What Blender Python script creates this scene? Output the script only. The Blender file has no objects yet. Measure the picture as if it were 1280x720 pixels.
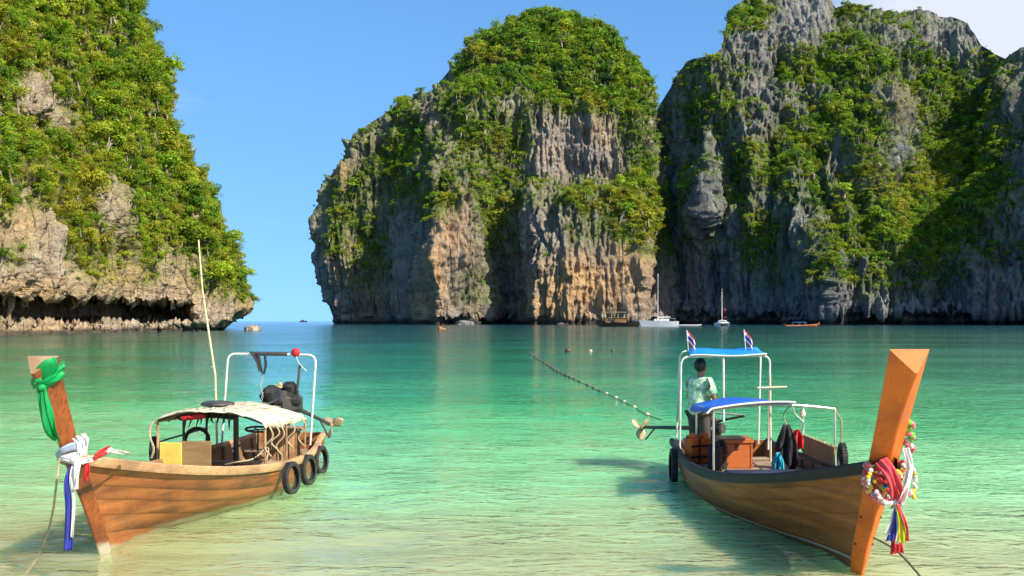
import bpy, bmesh, math, random
import numpy as np
from mathutils import Vector, Matrix
random.seed(7)
R = math.radians
sc = bpy.context.scene

# ------------------------------------------------------------------ camera, sky, sun, exposure
F = 1400.0            # focal length in photo pixels (photo 1280 x 720)
HC = 2.5              # eye height above the water
HOR = 401.0           # photo row of the sea horizon
cam_d = bpy.data.cameras.new('camera'); cam = bpy.data.objects.new('camera', cam_d)
sc.collection.objects.link(cam)
cam.location = (0, 0, HC); cam.rotation_euler = (R(90), 0, 0)
cam_d.sensor_width = 36; cam_d.lens = 36 * F / 1280
cam_d.shift_y = (HOR - 360) / 1280
cam_d.clip_start = 0.1; cam_d.clip_end = 60000
sc.camera = cam

SUN_AZ, SUN_EL = 50.0, 41.0     # degrees to the right of straight behind the camera; above the horizon
w = bpy.data.worlds.new('World'); sc.world = w; w.use_nodes = True
nt = w.node_tree; nt.nodes.clear()
wo = nt.nodes.new('ShaderNodeOutputWorld'); bg = nt.nodes.new('ShaderNodeBackground')
sky = nt.nodes.new('ShaderNodeTexSky'); sky.sky_type = 'NISHITA'; sky.sun_disc = False
sky.sun_elevation = R(SUN_EL)
sky.sun_rotation = R(180 - SUN_AZ)
sky.altitude = 0; sky.air_density = 1.0; sky.dust_density = 0.0; sky.ozone_density = 4.0
bg.inputs['Strength'].default_value = 0.134
# a bank of thin bright cloud, spread over the whole sky by a noise on the view direction
tc = nt.nodes.new('ShaderNodeTexCoord')
sep = nt.nodes.new('ShaderNodeSeparateXYZ'); nt.links.new(tc.outputs['Generated'], sep.inputs[0])
mx = nt.nodes.new('ShaderNodeMath'); mx.operation = 'MAXIMUM'; mx.inputs[1].default_value = 0.04
nt.links.new(sep.outputs['Z'], mx.inputs[0])
dv = nt.nodes.new('ShaderNodeVectorMath'); dv.operation = 'DIVIDE'
cb = nt.nodes.new('ShaderNodeCombineXYZ')
for k in range(3): nt.links.new(mx.outputs[0], cb.inputs[k])
nt.links.new(tc.outputs['Generated'], dv.inputs[0]); nt.links.new(cb.outputs[0], dv.inputs[1])
# weight: clouds lie over the land, to the right of the sea gap
wgt = nt.nodes.new('ShaderNodeMapRange'); wgt.inputs['From Min'].default_value = 0.16; wgt.inputs['From Max'].default_value = 0.42
nt.links.new(sep.outputs['X'], wgt.inputs['Value'])
cn = nt.nodes.new('ShaderNodeTexNoise'); cn.inputs['Scale'].default_value = 0.55; cn.inputs['Detail'].default_value = 7; cn.inputs['Roughness'].default_value = 0.55
nt.links.new(dv.outputs[0], cn.inputs['Vector'])
add = nt.nodes.new('ShaderNodeMath'); add.operation = 'MULTIPLY_ADD'; add.inputs[1].default_value = 0.62
nt.links.new(wgt.outputs[0], add.inputs[0]); nt.links.new(cn.outputs['Fac'], add.inputs[2])
cr = nt.nodes.new('ShaderNodeMapRange'); cr.interpolation_type = 'SMOOTHSTEP'
cr.inputs['From Min'].default_value = 0.66; cr.inputs['From Max'].default_value = 0.98; cr.inputs['To Max'].default_value = 0.9
nt.links.new(add.outputs[0], cr.inputs['Value'])
# clear tropical air: the pale band at the horizon is low and the blue deepens quickly overhead
sz = nt.nodes.new('ShaderNodeMath'); sz.operation = 'MULTIPLY_ADD'; sz.inputs[1].default_value = 0.62; sz.inputs[2].default_value = 0.2
ab = nt.nodes.new('ShaderNodeMath'); ab.operation = 'ABSOLUTE'; nt.links.new(sep.outputs['Z'], ab.inputs[0]); nt.links.new(ab.outputs[0], sz.inputs[0])
sv = nt.nodes.new('ShaderNodeCombineXYZ'); nt.links.new(sep.outputs['X'], sv.inputs[0]); nt.links.new(sep.outputs['Y'], sv.inputs[1]); nt.links.new(sz.outputs[0], sv.inputs[2])
nv_ = nt.nodes.new('ShaderNodeVectorMath'); nv_.operation = 'NORMALIZE'; nt.links.new(sv.outputs[0], nv_.inputs[0]); nt.links.new(nv_.outputs[0], sky.inputs['Vector'])
hs = nt.nodes.new('ShaderNodeHueSaturation'); hs.inputs['Saturation'].default_value = 1.17; hs.inputs['Hue'].default_value = 0.497; nt.links.new(sky.outputs[0], hs.inputs['Color'])
mix = nt.nodes.new('ShaderNodeMix'); mix.data_type = 'RGBA'
nt.links.new(cr.outputs[0], mix.inputs['Factor']); nt.links.new(hs.outputs[0], mix.inputs[6])
mix.inputs[7].default_value = (4.0, 4.2, 4.8, 1)
nt.links.new(mix.outputs[2], bg.inputs['Color']); nt.links.new(bg.outputs[0], wo.inputs[0])

sd = bpy.data.lights.new('sun', 'SUN'); sd.energy = 5.0; sd.angle = R(0.5); sd.color = (1.0, 0.93, 0.80)
sun = bpy.data.objects.new('sun', sd); sc.collection.objects.link(sun)
SV = Vector((math.sin(R(SUN_AZ)) * math.cos(R(SUN_EL)), -math.cos(R(SUN_AZ)) * math.cos(R(SUN_EL)), math.sin(R(SUN_EL))))
sun.rotation_euler = SV.to_track_quat('Z', 'Y').to_euler(); sun.location = (40, -30, 60)
sc.view_settings.view_transform = 'Standard'; sc.view_settings.look = 'None'
sc.view_settings.exposure = 0.70; sc.view_settings.gamma = 1.0; sc.view_settings.use_curve_mapping = False
sc.render.engine = 'CYCLES'; sc.cycles.use_denoising = True
sc.cycles.max_bounces = 6; sc.cycles.diffuse_bounces = 2; sc.cycles.glossy_bounces = 3
sc.cycles.transparent_max_bounces = 8; sc.cycles.caustics_reflective = False; sc.cycles.caustics_refractive = False
sc.cycles.sample_clamp_indirect = 6

COL = sc.collection
def at(px, py, Y):
    """world point seen at a photo pixel, at distance Y"""
    return Vector(((px - 640) / F * Y, Y, HC - (py - HOR) / F * Y))
def onz(px, py, z):
    """world point seen at a photo pixel, at height z"""
    Y = (HC - z) * F / (py - HOR)
    return Vector(((px - 640) / F * Y, Y, z))

# ------------------------------------------------------------------ material helpers
class NT:
    def __init__(s, name):
        s.m = bpy.data.materials.new(name); s.m.use_nodes = True
        s.t = s.m.node_tree; s.t.nodes.clear()
        s.out = s.t.nodes.new('ShaderNodeOutputMaterial')
    def n(s, typ, **kw):
        nd = s.t.nodes.new('ShaderNode' + typ)
        for k, v in kw.items():
            if k.startswith('i_'):
                key = k[2:]; key = int(key) if key.isdigit() else key.replace('_', ' ')
                s.put(nd.inputs[key], v)
            else: setattr(nd, k, v)
        return nd
    def put(s, sock, v):
        if hasattr(v, 'is_output') or hasattr(v, 'links'): s.t.links.new(v, sock)
        else:
            if isinstance(v, tuple) and len(v) == 3 and sock.type == 'RGBA': v = v + (1,)
            sock.default_value = v
    def math(s, op, a, b=0.0, c=0.0):
        nd = s.t.nodes.new('ShaderNodeMath'); nd.operation = op
        for k, v in enumerate((a, b, c)): s.put(nd.inputs[k], v)
        return nd.outputs[0]
    def mix(s, fac, a, b, blend='MIX'):
        nd = s.t.nodes.new('ShaderNodeMix'); nd.data_type = 'RGBA'; nd.blend_type = blend
        s.put(nd.inputs['Factor'], fac); s.put(nd.inputs[6], a); s.put(nd.inputs[7], b)
        return nd.outputs[2]
    def ramp(s, v, lo, hi, a=0.0, b=1.0):
        nd = s.t.nodes.new('ShaderNodeMapRange'); nd.interpolation_type = 'SMOOTHSTEP'
        s.put(nd.inputs['Value'], v)
        for k, x in (('From Min', lo), ('From Max', hi), ('To Min', a), ('To Max', b)): nd.inputs[k].default_value = x
        return nd.outputs[0]
    def coord(s, kind='Object'):
        return s.t.nodes.new('ShaderNodeTexCoord').outputs[kind]
    def scaled(s, vec, sx, sy, sz, loc=(0, 0, 0)):
        nd = s.t.nodes.new('ShaderNodeMapping'); s.t.links.new(vec, nd.inputs['Vector'])
        nd.inputs['Scale'].default_value = (sx, sy, sz); nd.inputs['Location'].default_value = loc
        return nd.outputs[0]
    def noise(s, vec, scale=1.0, detail=4, rough=0.55, dist=0.0):
        nd = s.t.nodes.new('ShaderNodeTexNoise'); s.t.links.new(vec, nd.inputs['Vector'])
        nd.inputs['Scale'].default_value = scale; nd.inputs['Detail'].default_value = detail
        nd.inputs['Roughness'].default_value = rough; nd.inputs['Distortion'].default_value = dist
        return nd.outputs['Fac']
    def attr(s, name, typ='GEOMETRY'):
        nd = s.t.nodes.new('ShaderNodeAttribute'); nd.attribute_name = name; nd.attribute_type = typ
        return nd.outputs['Fac']
    def bump(s, h, strength=0.5, dist=0.05, normal=None):
        nd = s.t.nodes.new('ShaderNodeBump'); s.put(nd.inputs['Height'], h)
        nd.inputs['Strength'].default_value = strength; nd.inputs['Distance'].default_value = dist
        if normal is not None: s.put(nd.inputs['Normal'], normal)
        return nd.outputs[0]
    def pbr(s, color, rough=0.7, normal=None, metallic=0.0, spec=0.5, coat=0.0, trans=None):
        p = s.t.nodes.new('ShaderNodeBsdfPrincipled')
        s.put(p.inputs['Base Color'], color); s.put(p.inputs['Roughness'], rough)
        s.put(p.inputs['Metallic'], metallic); s.put(p.inputs['Specular IOR Level'], spec)
        if coat: p.inputs['Coat Weight'].default_value = coat; p.inputs['Coat Roughness'].default_value = 0.25
        if normal is not None: s.put(p.inputs['Normal'], normal)
        sh = p.outputs[0]
        if trans:
            tr = s.n('BsdfTranslucent', i_Color=trans[0])
            ms = s.n('MixShader', i_Fac=trans[1]); s.t.links.new(sh, ms.inputs[1]); s.t.links.new(tr.outputs[0], ms.inputs[2]); sh = ms.outputs[0]
        s.t.links.new(sh, s.out.inputs['Surface'])
        return s.m

def plain(name, col, rough=0.6, metallic=0.0, vary=0.25, scale=9.0, bump=0.15, dirt=None, spec=0.5, trans=None):
    """a painted / woven / metal surface with uneven tone, wear and fine relief"""
    g = NT(name); o = g.coord()
    n1 = g.noise(o, scale, 5, 0.6); n2 = g.noise(o, scale * 0.28, 3, 0.5)
    f = g.ramp(g.math('ADD', g.math('MULTIPLY', n1, 0.5), g.math('MULTIPLY', n2, 0.5)), 0.32, 0.68)
    dk = tuple(c * (1 - vary) for c in col); lt = tuple(min(1, c * (1 + vary * 0.5)) for c in col)
    c = g.mix(f, dk, lt)
    if dirt: c = g.mix(g.ramp(g.noise(o, scale * 0.5, 6, 0.7), 0.52, 0.72, 0, 0.75), c, dirt)
    r = g.math('MULTIPLY_ADD', n1, 0.3, rough - 0.15)
    return g.pbr(c, r, g.bump(n1, bump, 0.02), metallic, spec, trans=(col, trans) if trans else None)

def wood(name, a, b, dark, rough=0.5, coat=0.0, water=None, streak=1.0, grime=0.5, gold=None, gscale=1.0, up=False):
    """planed timber, grain along the local X axis"""
    g = NT(name); o = g.coord()
    rnd = g.n('ObjectInfo').outputs['Random']
    off = g.n('CombineXYZ', i_X=g.math('MULTIPLY', rnd, 13.0), i_Y=g.math('MULTIPLY', rnd, 7.0), i_Z=0.0).outputs[0]
    v = g.n('VectorMath', operation='ADD'); g.put(v.inputs[0], o); g.put(v.inputs[1], off); v = v.outputs[0]
    gr = g.noise(g.scaled(v, *((9 * gscale, 9 * gscale, 0.9 * gscale) if up else (0.9 * gscale, 9 * gscale, 9 * gscale))), 4, 6, 0.65, 0.6)
    big = g.noise(g.scaled(v, 0.8, 1.6, 1.6), 1.5, 4, 0.55)
    fine = g.noise(g.scaled(v, *((60, 60, 3) if up else (3, 60, 60))), 3, 3, 0.6)
    c = g.mix(g.ramp(gr, 0.3, 0.72), a, b)
    c = g.mix(g.ramp(big, 0.40, 0.68, 0, grime), c, dark)
    if gold: c = g.mix(g.ramp(g.noise(g.scaled(v, 0.10, 0.5, 5.0), 2.2, 4, 0.55), 0.40, 0.72, 0, 0.5), c, gold)
    c = g.mix(g.ramp(fine, 0.52, 0.66, 0, 0.45 * streak), c, tuple(x * 0.45 for x in dark))
    tone = g.math('MULTIPLY_ADD', rnd, 0.34, 0.83)
    hsv = g.n('HueSaturation', i_Color=c); g.put(hsv.inputs['Value'], tone); c = hsv.outputs[0]
    if water:      # weed and salt along the waterline, ragged
        z = g.n('SeparateXYZ'); g.put(z.inputs[0], o); zz = g.math('ADD', z.outputs['Z'], g.math('MULTIPLY_ADD', big, -0.22, 0.11))
        c = g.mix(g.ramp(zz, water[0] + 0.07, water[0], 0, 0.85), c, water[1])
    h = g.math('ADD', g.math('MULTIPLY', gr, 0.6), g.math('MULTIPLY', fine, 0.5))
    return g.pbr(c, g.math('MULTIPLY_ADD', gr, 0.35, rough - 0.15), g.bump(h, 0.35, 0.012), 0, 0.5, coat)

# ------------------------------------------------------------------ mesh helpers (everything is authored in world space)
class MB:
    def __init__(s): s.v = []; s.f = []
    def add(s, vs, fs):
        o = len(s.v); s.v += [tuple(p) for p in vs]; s.f += [tuple(i + o for i in q) for q in fs]; return s
    def box(s, c, size, rot=None, bev=0.0, taper=None):
        hx, hy, hz = (x / 2 for x in size); c = Vector(c)
        rot = rot if rot is not None else Matrix.Identity(3)
        if isinstance(rot, (int, float)): rot = Matrix.Rotation(rot, 3, 'Z')
        if bev <= 0:
            pts = [Vector((x, y, z)) for z in (-hz, hz) for x, y in ((-hx, -hy), (hx, -hy), (hx, hy), (-hx, hy))]
            if taper: 
                for p in pts[4:]: p.x *= taper[0]; p.y *= taper[1]
            return s.add([c + rot @ p for p in pts], [(3, 2, 1, 0), (4, 5, 6, 7), (0, 1, 5, 4), (1, 2, 6, 5), (2, 3, 7, 6), (3, 0, 4, 7)])
        b = min(bev, hx * .9, hy * .9, hz * .9); pts = []
        for z, i in ((-hz, b), (-hz + b, 0), (hz - b, 0), (hz, b)):
            x, y = hx - i, hy - i; k = b if i == 0 else b * 0.5
            for px, py in ((-x + k, -y), (x - k, -y), (x, -y + k), (x, y - k), (x - k, y), (-x + k, y), (-x, y - k), (-x, -y + k)):
                pts.append(c + rot @ Vector((px, py, z)))
        fs = [tuple(range(7, -1, -1)), tuple(range(24, 32))]
        for r in range(3):
            for k in range(8): fs.append((r * 8 + k, r * 8 + (k + 1) % 8, r * 8 + 8 + (k + 1) % 8, r * 8 + 8 + k))
        return s.add(pts, fs)
    def tube(s, pts, r, n=8, cap=True, flat=1.0):
        pts = [Vector(p) for p in pts]; m = len(pts); rs = r if isinstance(r, (list, tuple)) else [r] * m
        ring = []; up = Vector((0, 0, 1)); prev = None
        for i, p in enumerate(pts):
            t = (pts[min(i + 1, m - 1)] - pts[max(i - 1, 0)]).normalized()
            if prev is None:
                a = t.cross(up); a = a if a.length > 1e-3 else t.cross(Vector((1, 0, 0)))
            else: a = prev - t * prev.dot(t)
            a.normalize(); b = t.cross(a); prev = a
            ring += [p + (a * math.cos(2 * math.pi * k / n) + b * math.sin(2 * math.pi * k / n) * flat) * rs[i] for k in range(n)]
        fs = [(i * n + k, i * n + (k + 1) % n, (i + 1) * n + (k + 1) % n, (i + 1) * n + k) for i in range(m - 1) for k in range(n)]
        if cap: fs += [tuple(range(n - 1, -1, -1)), tuple(range((m - 1) * n, m * n))]
        return s.add(ring, fs)
    def grid(s, P, closed=False):
        P = np.asarray(P, float); a, b = P.shape[:2]; o = len(s.v)
        s.v += [tuple(p) for p in P.reshape(-1, 3)]
        for i in range(a - 1):
            for j in range(b if closed else b - 1):
                s.f.append((o + i * b + j, o + i * b + (j + 1) % b, o + (i + 1) * b + (j + 1) % b, o + (i + 1) * b + j))
        return s
    def ball(s, c, r, seg=10, rings=7, scale=(1, 1, 1), rot=None, lump=0.0):
        c = Vector(c); rot = rot or Matrix.Identity(3); vs = []; fs = []
        vs.append(c + rot @ Vector((0, 0, r * scale[2])))
        for i in range(1, rings):
            th = math.pi * i / rings
            for k in range(seg):
                ph = 2 * math.pi * k / seg; q = 1 + lump * random.uniform(-1, 1)
                vs.append(c + rot @ Vector((math.sin(th) * math.cos(ph) * r * scale[0] * q, math.sin(th) * math.sin(ph) * r * scale[1] * q, math.cos(th) * r * scale[2] * q)))
        vs.append(c - rot @ Vector((0, 0, r * scale[2]))); L = len(vs) - 1
        for k in range(seg):
            fs.append((0, 1 + k, 1 + (k + 1) % seg)); fs.append((L, L - seg + (k + 1) % seg, L - seg + k))
        for i in range(rings - 2):
            for k in range(seg):
                a0 = 1 + i * seg; fs.append((a0 + k, a0 + seg + k, a0 + seg + (k + 1) % seg, a0 + (k + 1) % seg))
        return s.add(vs, fs)
    def torus(s, c, R0, r, axis=(1, 0, 0), n=24, m=10, sz=1.0):
        q = Vector((0, 0, 1)).rotation_difference(Vector(axis)).to_matrix(); c = Vector(c); vs = []; fs = []
        for i in range(n):
            a = 2 * math.pi * i / n
            for k in range(m):
                b = 2 * math.pi * k / m; rr = R0 + r * math.cos(b)
                vs.append(c + q @ Vector((rr * math.cos(a), rr * math.sin(a), r * math.sin(b) * sz)))
        for i in range(n):
            for k in range(m):
                fs.append((i * m + k, ((i + 1) % n) * m + k, ((i + 1) % n) * m + (k + 1) % m, i * m + (k + 1) % m))
        return s.add(vs, fs)

ROOTS = {}
def root_of(o):
    while o.parent is not None: o = o.parent
    return o
def thing(name, label, cat, loc, rz=0.0, group=None, kind=None):
    o = bpy.data.objects.new(name, None); COL.objects.link(o); o.empty_display_size = 0.3
    o.location = loc; o.rotation_euler = (0, 0, rz)
    ROOTS[o.name] = (Matrix.Translation(loc) @ Matrix.Rotation(rz, 4, 'Z')).inverted()
    return tag(o, label, cat, group, kind)
def tag(o, label=None, cat=None, group=None, kind=None):
    if label: o['label'] = label
    if cat: o['category'] = cat
    if group: o['group'] = group
    if kind: o['kind'] = kind
    return o
def build(mb, name, mat, parent=None, smooth=True, origin=None, thick=0.0, label=None):
    me = bpy.data.meshes.new(name)
    if parent is not None: Mi = ROOTS[root_of(parent).name]; vs = [Mi @ Vector(p) for p in mb.v]
    else:
        if origin is None:
            xs = np.array(mb.v); origin = Vector(((xs[:, 0].min() + xs[:, 0].max()) / 2, (xs[:, 1].min() + xs[:, 1].max()) / 2, xs[:, 2].min()))
        origin = Vector(origin); vs = [Vector(p) - origin for p in mb.v]
    me.from_pydata(vs, [], mb.f); me.validate()
    bm = bmesh.new(); bm.from_mesh(me); bmesh.ops.recalc_face_normals(bm, faces=bm.faces); bm.to_mesh(me); bm.free()
    if smooth:
        me.polygons.foreach_set('use_smooth', [True] * len(me.polygons))
        try: me.set_sharp_from_angle(angle=R(38))
        except Exception: pass
    me.materials.append(mat)
    o = bpy.data.objects.new(name, me); COL.objects.link(o)
    if parent is not None: o.parent = parent
    else: o.location = origin
    if thick:
        md = o.modifiers.new('thickness', 'SOLIDIFY'); md.thickness = thick; md.offset = 0
    if label: o['label'] = label
    return o
def copy_tree(o, parent=None):
    c = o.copy(); COL.objects.link(c); c.parent = parent
    for ch in list(o.children): copy_tree(ch, c)
    return c

# ------------------------------------------------------------------ noise on numpy arrays
_rs = np.random.RandomState(11)
_perm = np.concatenate([_rs.permutation(256)] * 3).astype(np.int32)
_grad = _rs.normal(size=(256, 3)); _grad /= np.linalg.norm(_grad, axis=1)[:, None]
def pn(x, y, z):
    xi = np.floor(x).astype(np.int64); yi = np.floor(y).astype(np.int64); zi = np.floor(z).astype(np.int64)
    xf, yf, zf = x - xi, y - yi, z - zi; xi &= 255; yi &= 255; zi &= 255
    u, v, w_ = (t * t * t * (t * (t * 6 - 15) + 10) for t in (xf, yf, zf)); r = 0
    for dx in (0, 1):
        wx = u if dx else 1 - u
        for dy in (0, 1):
            wy = v if dy else 1 - v
            for dz in (0, 1):
                wz = w_ if dz else 1 - w_
                g = _grad[_perm[_perm[_perm[(xi + dx) & 255] + ((yi + dy) & 255)] + ((zi + dz) & 255)]]
                r = r + wx * wy * wz * (g[..., 0] * (xf - dx) + g[..., 1] * (yf - dy) + g[..., 2] * (zf - dz))
    return r * 1.6
def fbm(x, y, z, oct=4, rough=0.5, lac=2.03):
    a, s, t = 1.0, 0.0, 0.0
    for k in range(oct):
        s = s + a * pn(x + 17.3 * k, y + 5.1 * k, z + 9.7 * k); t += a; a *= rough; x = x * lac; y = y * lac; z = z * lac
    return s / t
def ridged(x, y, z, oct=4, rough=0.5, lac=2.03):
    a, s, t = 1.0, 0.0, 0.0
    for k in range(oct):
        s = s + a * (1 - np.abs(pn(x + 31.7 * k, y + 3.3 * k, z + 8.1 * k)) * 2.0); t += a; a *= rough; x = x * lac; y = y * lac; z = z * lac
    return s / t
def table(px, py, cols, rows, vals):
    """smooth interpolation of a hand-made control table"""
    cols, rows, vals = np.array(cols, float), np.array(rows, float), np.array(vals, float)
    o = np.argsort(rows); rows = rows[o]; vals = vals[o]
    ci = np.clip(np.searchsorted(cols, px) - 1, 0, len(cols) - 2); ri = np.clip(np.searchsorted(rows, py) - 1, 0, len(rows) - 2)
    a = np.clip((px - cols[ci]) / (cols[ci + 1] - cols[ci]), 0, 1); b = np.clip((py - rows[ri]) / (rows[ri + 1] - rows[ri]), 0, 1)
    a = a * a * (3 - 2 * a) * 0.5 + a * 0.5; b = b * b * (3 - 2 * b) * 0.5 + b * 0.5
    return (vals[ri, ci] * (1 - a) + vals[ri, ci + 1] * a) * (1 - b) + (vals[ri + 1, ci] * (1 - a) + vals[ri + 1, ci + 1] * a) * b
def blobs(px, py, bl):
    m = np.zeros_like(px)
    for x, y, rx, ry, s in bl: m = np.maximum(m, s * np.clip(1.35 - np.hypot((px - x) / rx, (py - y) / ry), 0, 1))
    return m

# ------------------------------------------------------------------ rock, foliage, water, sand materials
def rock_mat(name, s, light, mid_, dark, ochre, grass, cream, tide=None, rust=0.5):
    g = NT(name); o = g.coord()
    warp = g.noise(o, s * 0.05, 3, 0.5)
    v1 = g.noise(g.scaled(o, s * 0.30, s * 0.30, s * 0.05), 1.0, 7, 0.62, 0.4)      # vertical water streaks
    v2 = g.noise(g.scaled(o, s * 0.9, s * 0.9, s * 0.10, (3, 7, 1)), 1.0, 5, 0.65)
    blot = g.noise(o, s * 0.11, 6, 0.6, 0.5)
    fine = g.noise(o, s * 1.6, 6, 0.7)
    big = g.noise(g.scaled(o, s * 0.045, s * 0.045, s * 0.03, (4, 4, 4)), 1.0, 4, 0.6)
    c = g.mix(g.ramp(v1, 0.34, 0.62), mid_, light)
    c = g.mix(g.ramp(big, 0.45, 0.62, 0, 0.35), c, cream)
    c = g.mix(g.ramp(blot, 0.5, 0.66, 0, 0.55), c, cream)
    c = g.mix(g.ramp(v2, 0.52, 0.66, 0, 0.8), c, dark)
    oc = g.math('MULTIPLY', g.attr('ochre'), g.ramp(g.math('ADD', blot, g.math('MULTIPLY', v1, 0.5)), 0.45, 0.80, 0.62, 1.0))
    c = g.mix(oc, c, g.mix(g.ramp(fine, 0.42, 0.75, 0, 0.7), ochre, cream))
    rusty = g.ramp(g.noise(g.scaled(o, s * 0.16, s * 0.16, s * 0.07, (9, 2, 5)), 1.0, 5, 0.6), 0.60, 0.72, 0, rust)
    c = g.mix(rusty, c, ochre)
    gr = g.math('MULTIPLY', g.attr('grass'), g.ramp(g.noise(o, s * 0.5, 5, 0.65), 0.28, 0.52))
    c = g.mix(gr, c, g.mix(g.ramp(fine, 0.35, 0.65), grass, tuple(x * 0.55 for x in grass)))
    c = g.mix(g.ramp(fine, 0.50, 0.72, 0, 0.55), c, tuple(x * 0.5 for x in dark))
    if tide:
        z = g.n('SeparateXYZ'); g.put(z.inputs[0], o)
        zz = g.math('ADD', z.outputs['Z'], g.math('MULTIPLY_ADD', blot, -tide, tide * 0.5))
        c = g.mix(g.ramp(zz, tide, tide * 0.4, 0, 0.85), c, tuple(x * 0.55 for x in dark))
    vor = g.n('TexVoronoi', feature='DISTANCE_TO_EDGE'); g.put(vor.inputs['Vector'], g.scaled(o, s * 0.55, s * 0.55, s * 0.16)); vor.inputs['Scale'].default_value = 1.0
    crack = g.ramp(vor.outputs['Distance'], 0.0, 0.10)
    h = g.math('ADD', g.math('ADD', g.math('MULTIPLY', fine, 0.7), g.math('MULTIPLY', v2, 0.9)), g.math('MULTIPLY', crack, 0.25))
    return g.pbr(c, 0.9, g.bump(h, 0.9, 1.2 / s), 0, 0.25)

def leaf_mat(name):
    g = NT(name)
    t = g.attr('tint', 'INSTANCER'); b = g.attr('shade', 'INSTANCER')
    n = g.noise(g.coord(), 2.3, 2, 0.5)
    tt = g.math('ADD', t, g.math('MULTIPLY_ADD', n, 0.5, -0.25))
    cr = g.t.nodes.new('ShaderNodeValToRGB'); g.put(cr.inputs[0], tt)
    e = cr.color_ramp.elements
    e[0].position = 0.0; e[0].color = (0.025, 0.080, 0.016, 1)
    e[1].position = 1.0; e[1].color = (0.36, 0.34, 0.03, 1)
    for p, c in ((0.28, (0.078, 0.185, 0.016, 1)), (0.52, (0.165, 0.30, 0.016, 1)), (0.76, (0.28, 0.385, 0.020, 1))):
        q = e.new(p); q.color = c
    hsv = g.n('HueSaturation', i_Color=cr.outputs[0]); g.put(hsv.inputs['Value'], g.math('MULTIPLY_ADD', b, 0.7, 0.65))
    return g.pbr(hsv.outputs[0], 0.6, None, 0, 0.25, trans=(hsv.outputs[0], 0.42))
M_LEAF = leaf_mat('foliage')
M_BARK = plain('bark', (0.30, 0.25, 0.19), 0.9, vary=0.4, scale=3)

# ------------------------------------------------------------------ foliage pieces used by the growth on the cliffs
def plant_proto(name, nleaf, ls, kind, seed):
    rs = np.random.RandomState(seed); V = []; Fc = []; mats = []
    if kind == 'grass':
        for k in range(nleaf):
            a = rs.uniform(0, 6.28); r = abs(rs.normal(0, 0.45)); p = np.array([r * math.cos(a), r * math.sin(a), -0.1])
            d = np.array([math.cos(a) * 0.5 + rs.normal(0, .3), math.sin(a) * 0.5 + rs.normal(0, .3), 0.8]); L = rs.uniform(0.35, 0.8)
            wv = np.cross(d, [0, 0, 1]); wv /= np.linalg.norm(wv) + 1e-6; wv *= ls * 0.5
            o = len(V); tip = p + d * L; V += [p - wv, p + wv, tip + wv * .4, tip - wv * .4]; Fc.append((o, o + 1, o + 2, o + 3)); mats.append(0)
    elif kind == 'bare':
        mb = MB()
        for k in range(5):
            a = rs.uniform(0, 6.28); r = rs.uniform(.3, .8); q = np.array([r * math.cos(a), r * math.sin(a), rs.uniform(.6, 1.5)]); b0 = np.array([0, 0, rs.uniform(0, .5)])
            mb.tube([tuple(b0), tuple((b0 + q) / 2 + rs.normal(0, .08, 3)), tuple(q)], [.05, .035, .015], 4, False)
        mb.tube([(0, 0, -.7), (0.05, 0, .2), (.0, .05, .8)], [.07, .055, .03], 5, False); V += [np.array(p) for p in mb.v]; Fc += list(mb.f); mats += [1] * len(mb.f)
    else:
        nl = 5 if kind == 'shrub' else 8
        lobes = []
        for k in range(nl):
            a = rs.uniform(0, 6.28); rr = rs.uniform(0.15, 0.62)
            z = rs.uniform(0.15, 0.65) if kind == 'shrub' else (rs.uniform(-0.1, 0.7) if kind == 'hang' else rs.uniform(0.45, 1.15))
            lobes.append((np.array([rr * math.cos(a), rr * math.sin(a), z]), rs.uniform(0.28, 0.5)))
        per = nleaf // nl
        for c, r in lobes:
            for k in range(per):
                d = rs.normal(size=3); d[2] = d[2] * 0.8 + 0.25; d /= np.linalg.norm(d)
                p = c + d * r * rs.uniform(0.55, 1.1) * np.array([1, 1, 0.85])
                nrm = d * 0.9 + rs.normal(size=3) * 0.55 + np.array([0, 0, 0.35]); nrm /= np.linalg.norm(nrm)
                t = np.cross(nrm, rs.normal(size=3)); t /= np.linalg.norm(t) + 1e-6; b = np.cross(nrm, t)
                s1 = ls * rs.uniform(0.6, 1.35); s2 = s1 * rs.uniform(0.4, 0.8); o = len(V)
                V += [p - t * s1, p - b * s2 + nrm * s1 * .15, p + t * s1, p + b * s2 + nrm * s1 * .15]; Fc.append((o, o + 1, o + 2, o + 3)); mats.append(0)
        mb = MB()
        for c, r in lobes[:4]:
            mb.tube([(0, 0, -0.7), (c[0] * .25, c[1] * .25, c[2] * .3), tuple(c)], [0.055, 0.04, 0.015], 4, False)
        o = len(V); V += [np.array(p) for p in mb.v]; Fc += [tuple(i + o for i in q) for q in mb.f]; mats += [1] * len(mb.f)
    me = bpy.data.meshes.new(name); me.from_pydata([tuple(p) for p in V], [], Fc)
    me.materials.append(M_LEAF); me.materials.append(M_BARK)
    me.polygons.foreach_set('material_index', mats); me.polygons.foreach_set('use_smooth', [True] * len(Fc))
    return bpy.data.objects.new(name, me)
def proto_set(name, n, ls):
    c = bpy.data.collections.new(name)
    for k, kd in enumerate(['tree', 'tree', 'tree', 'shrub', 'shrub', 'shrub', 'hang', 'grass', 'grass', 'bare']):
        c.objects.link(plant_proto('%s_%02d' % (name, k), n if kd != 'grass' else n // 2, ls * (1 if kd != 'grass' else 0.5), kd, 40 + k + n))
    return c
NEAR_SET = proto_set('near_plants', 640, 0.072)
FAR_SET = proto_set('far_plants', 230, 0.115)

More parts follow.
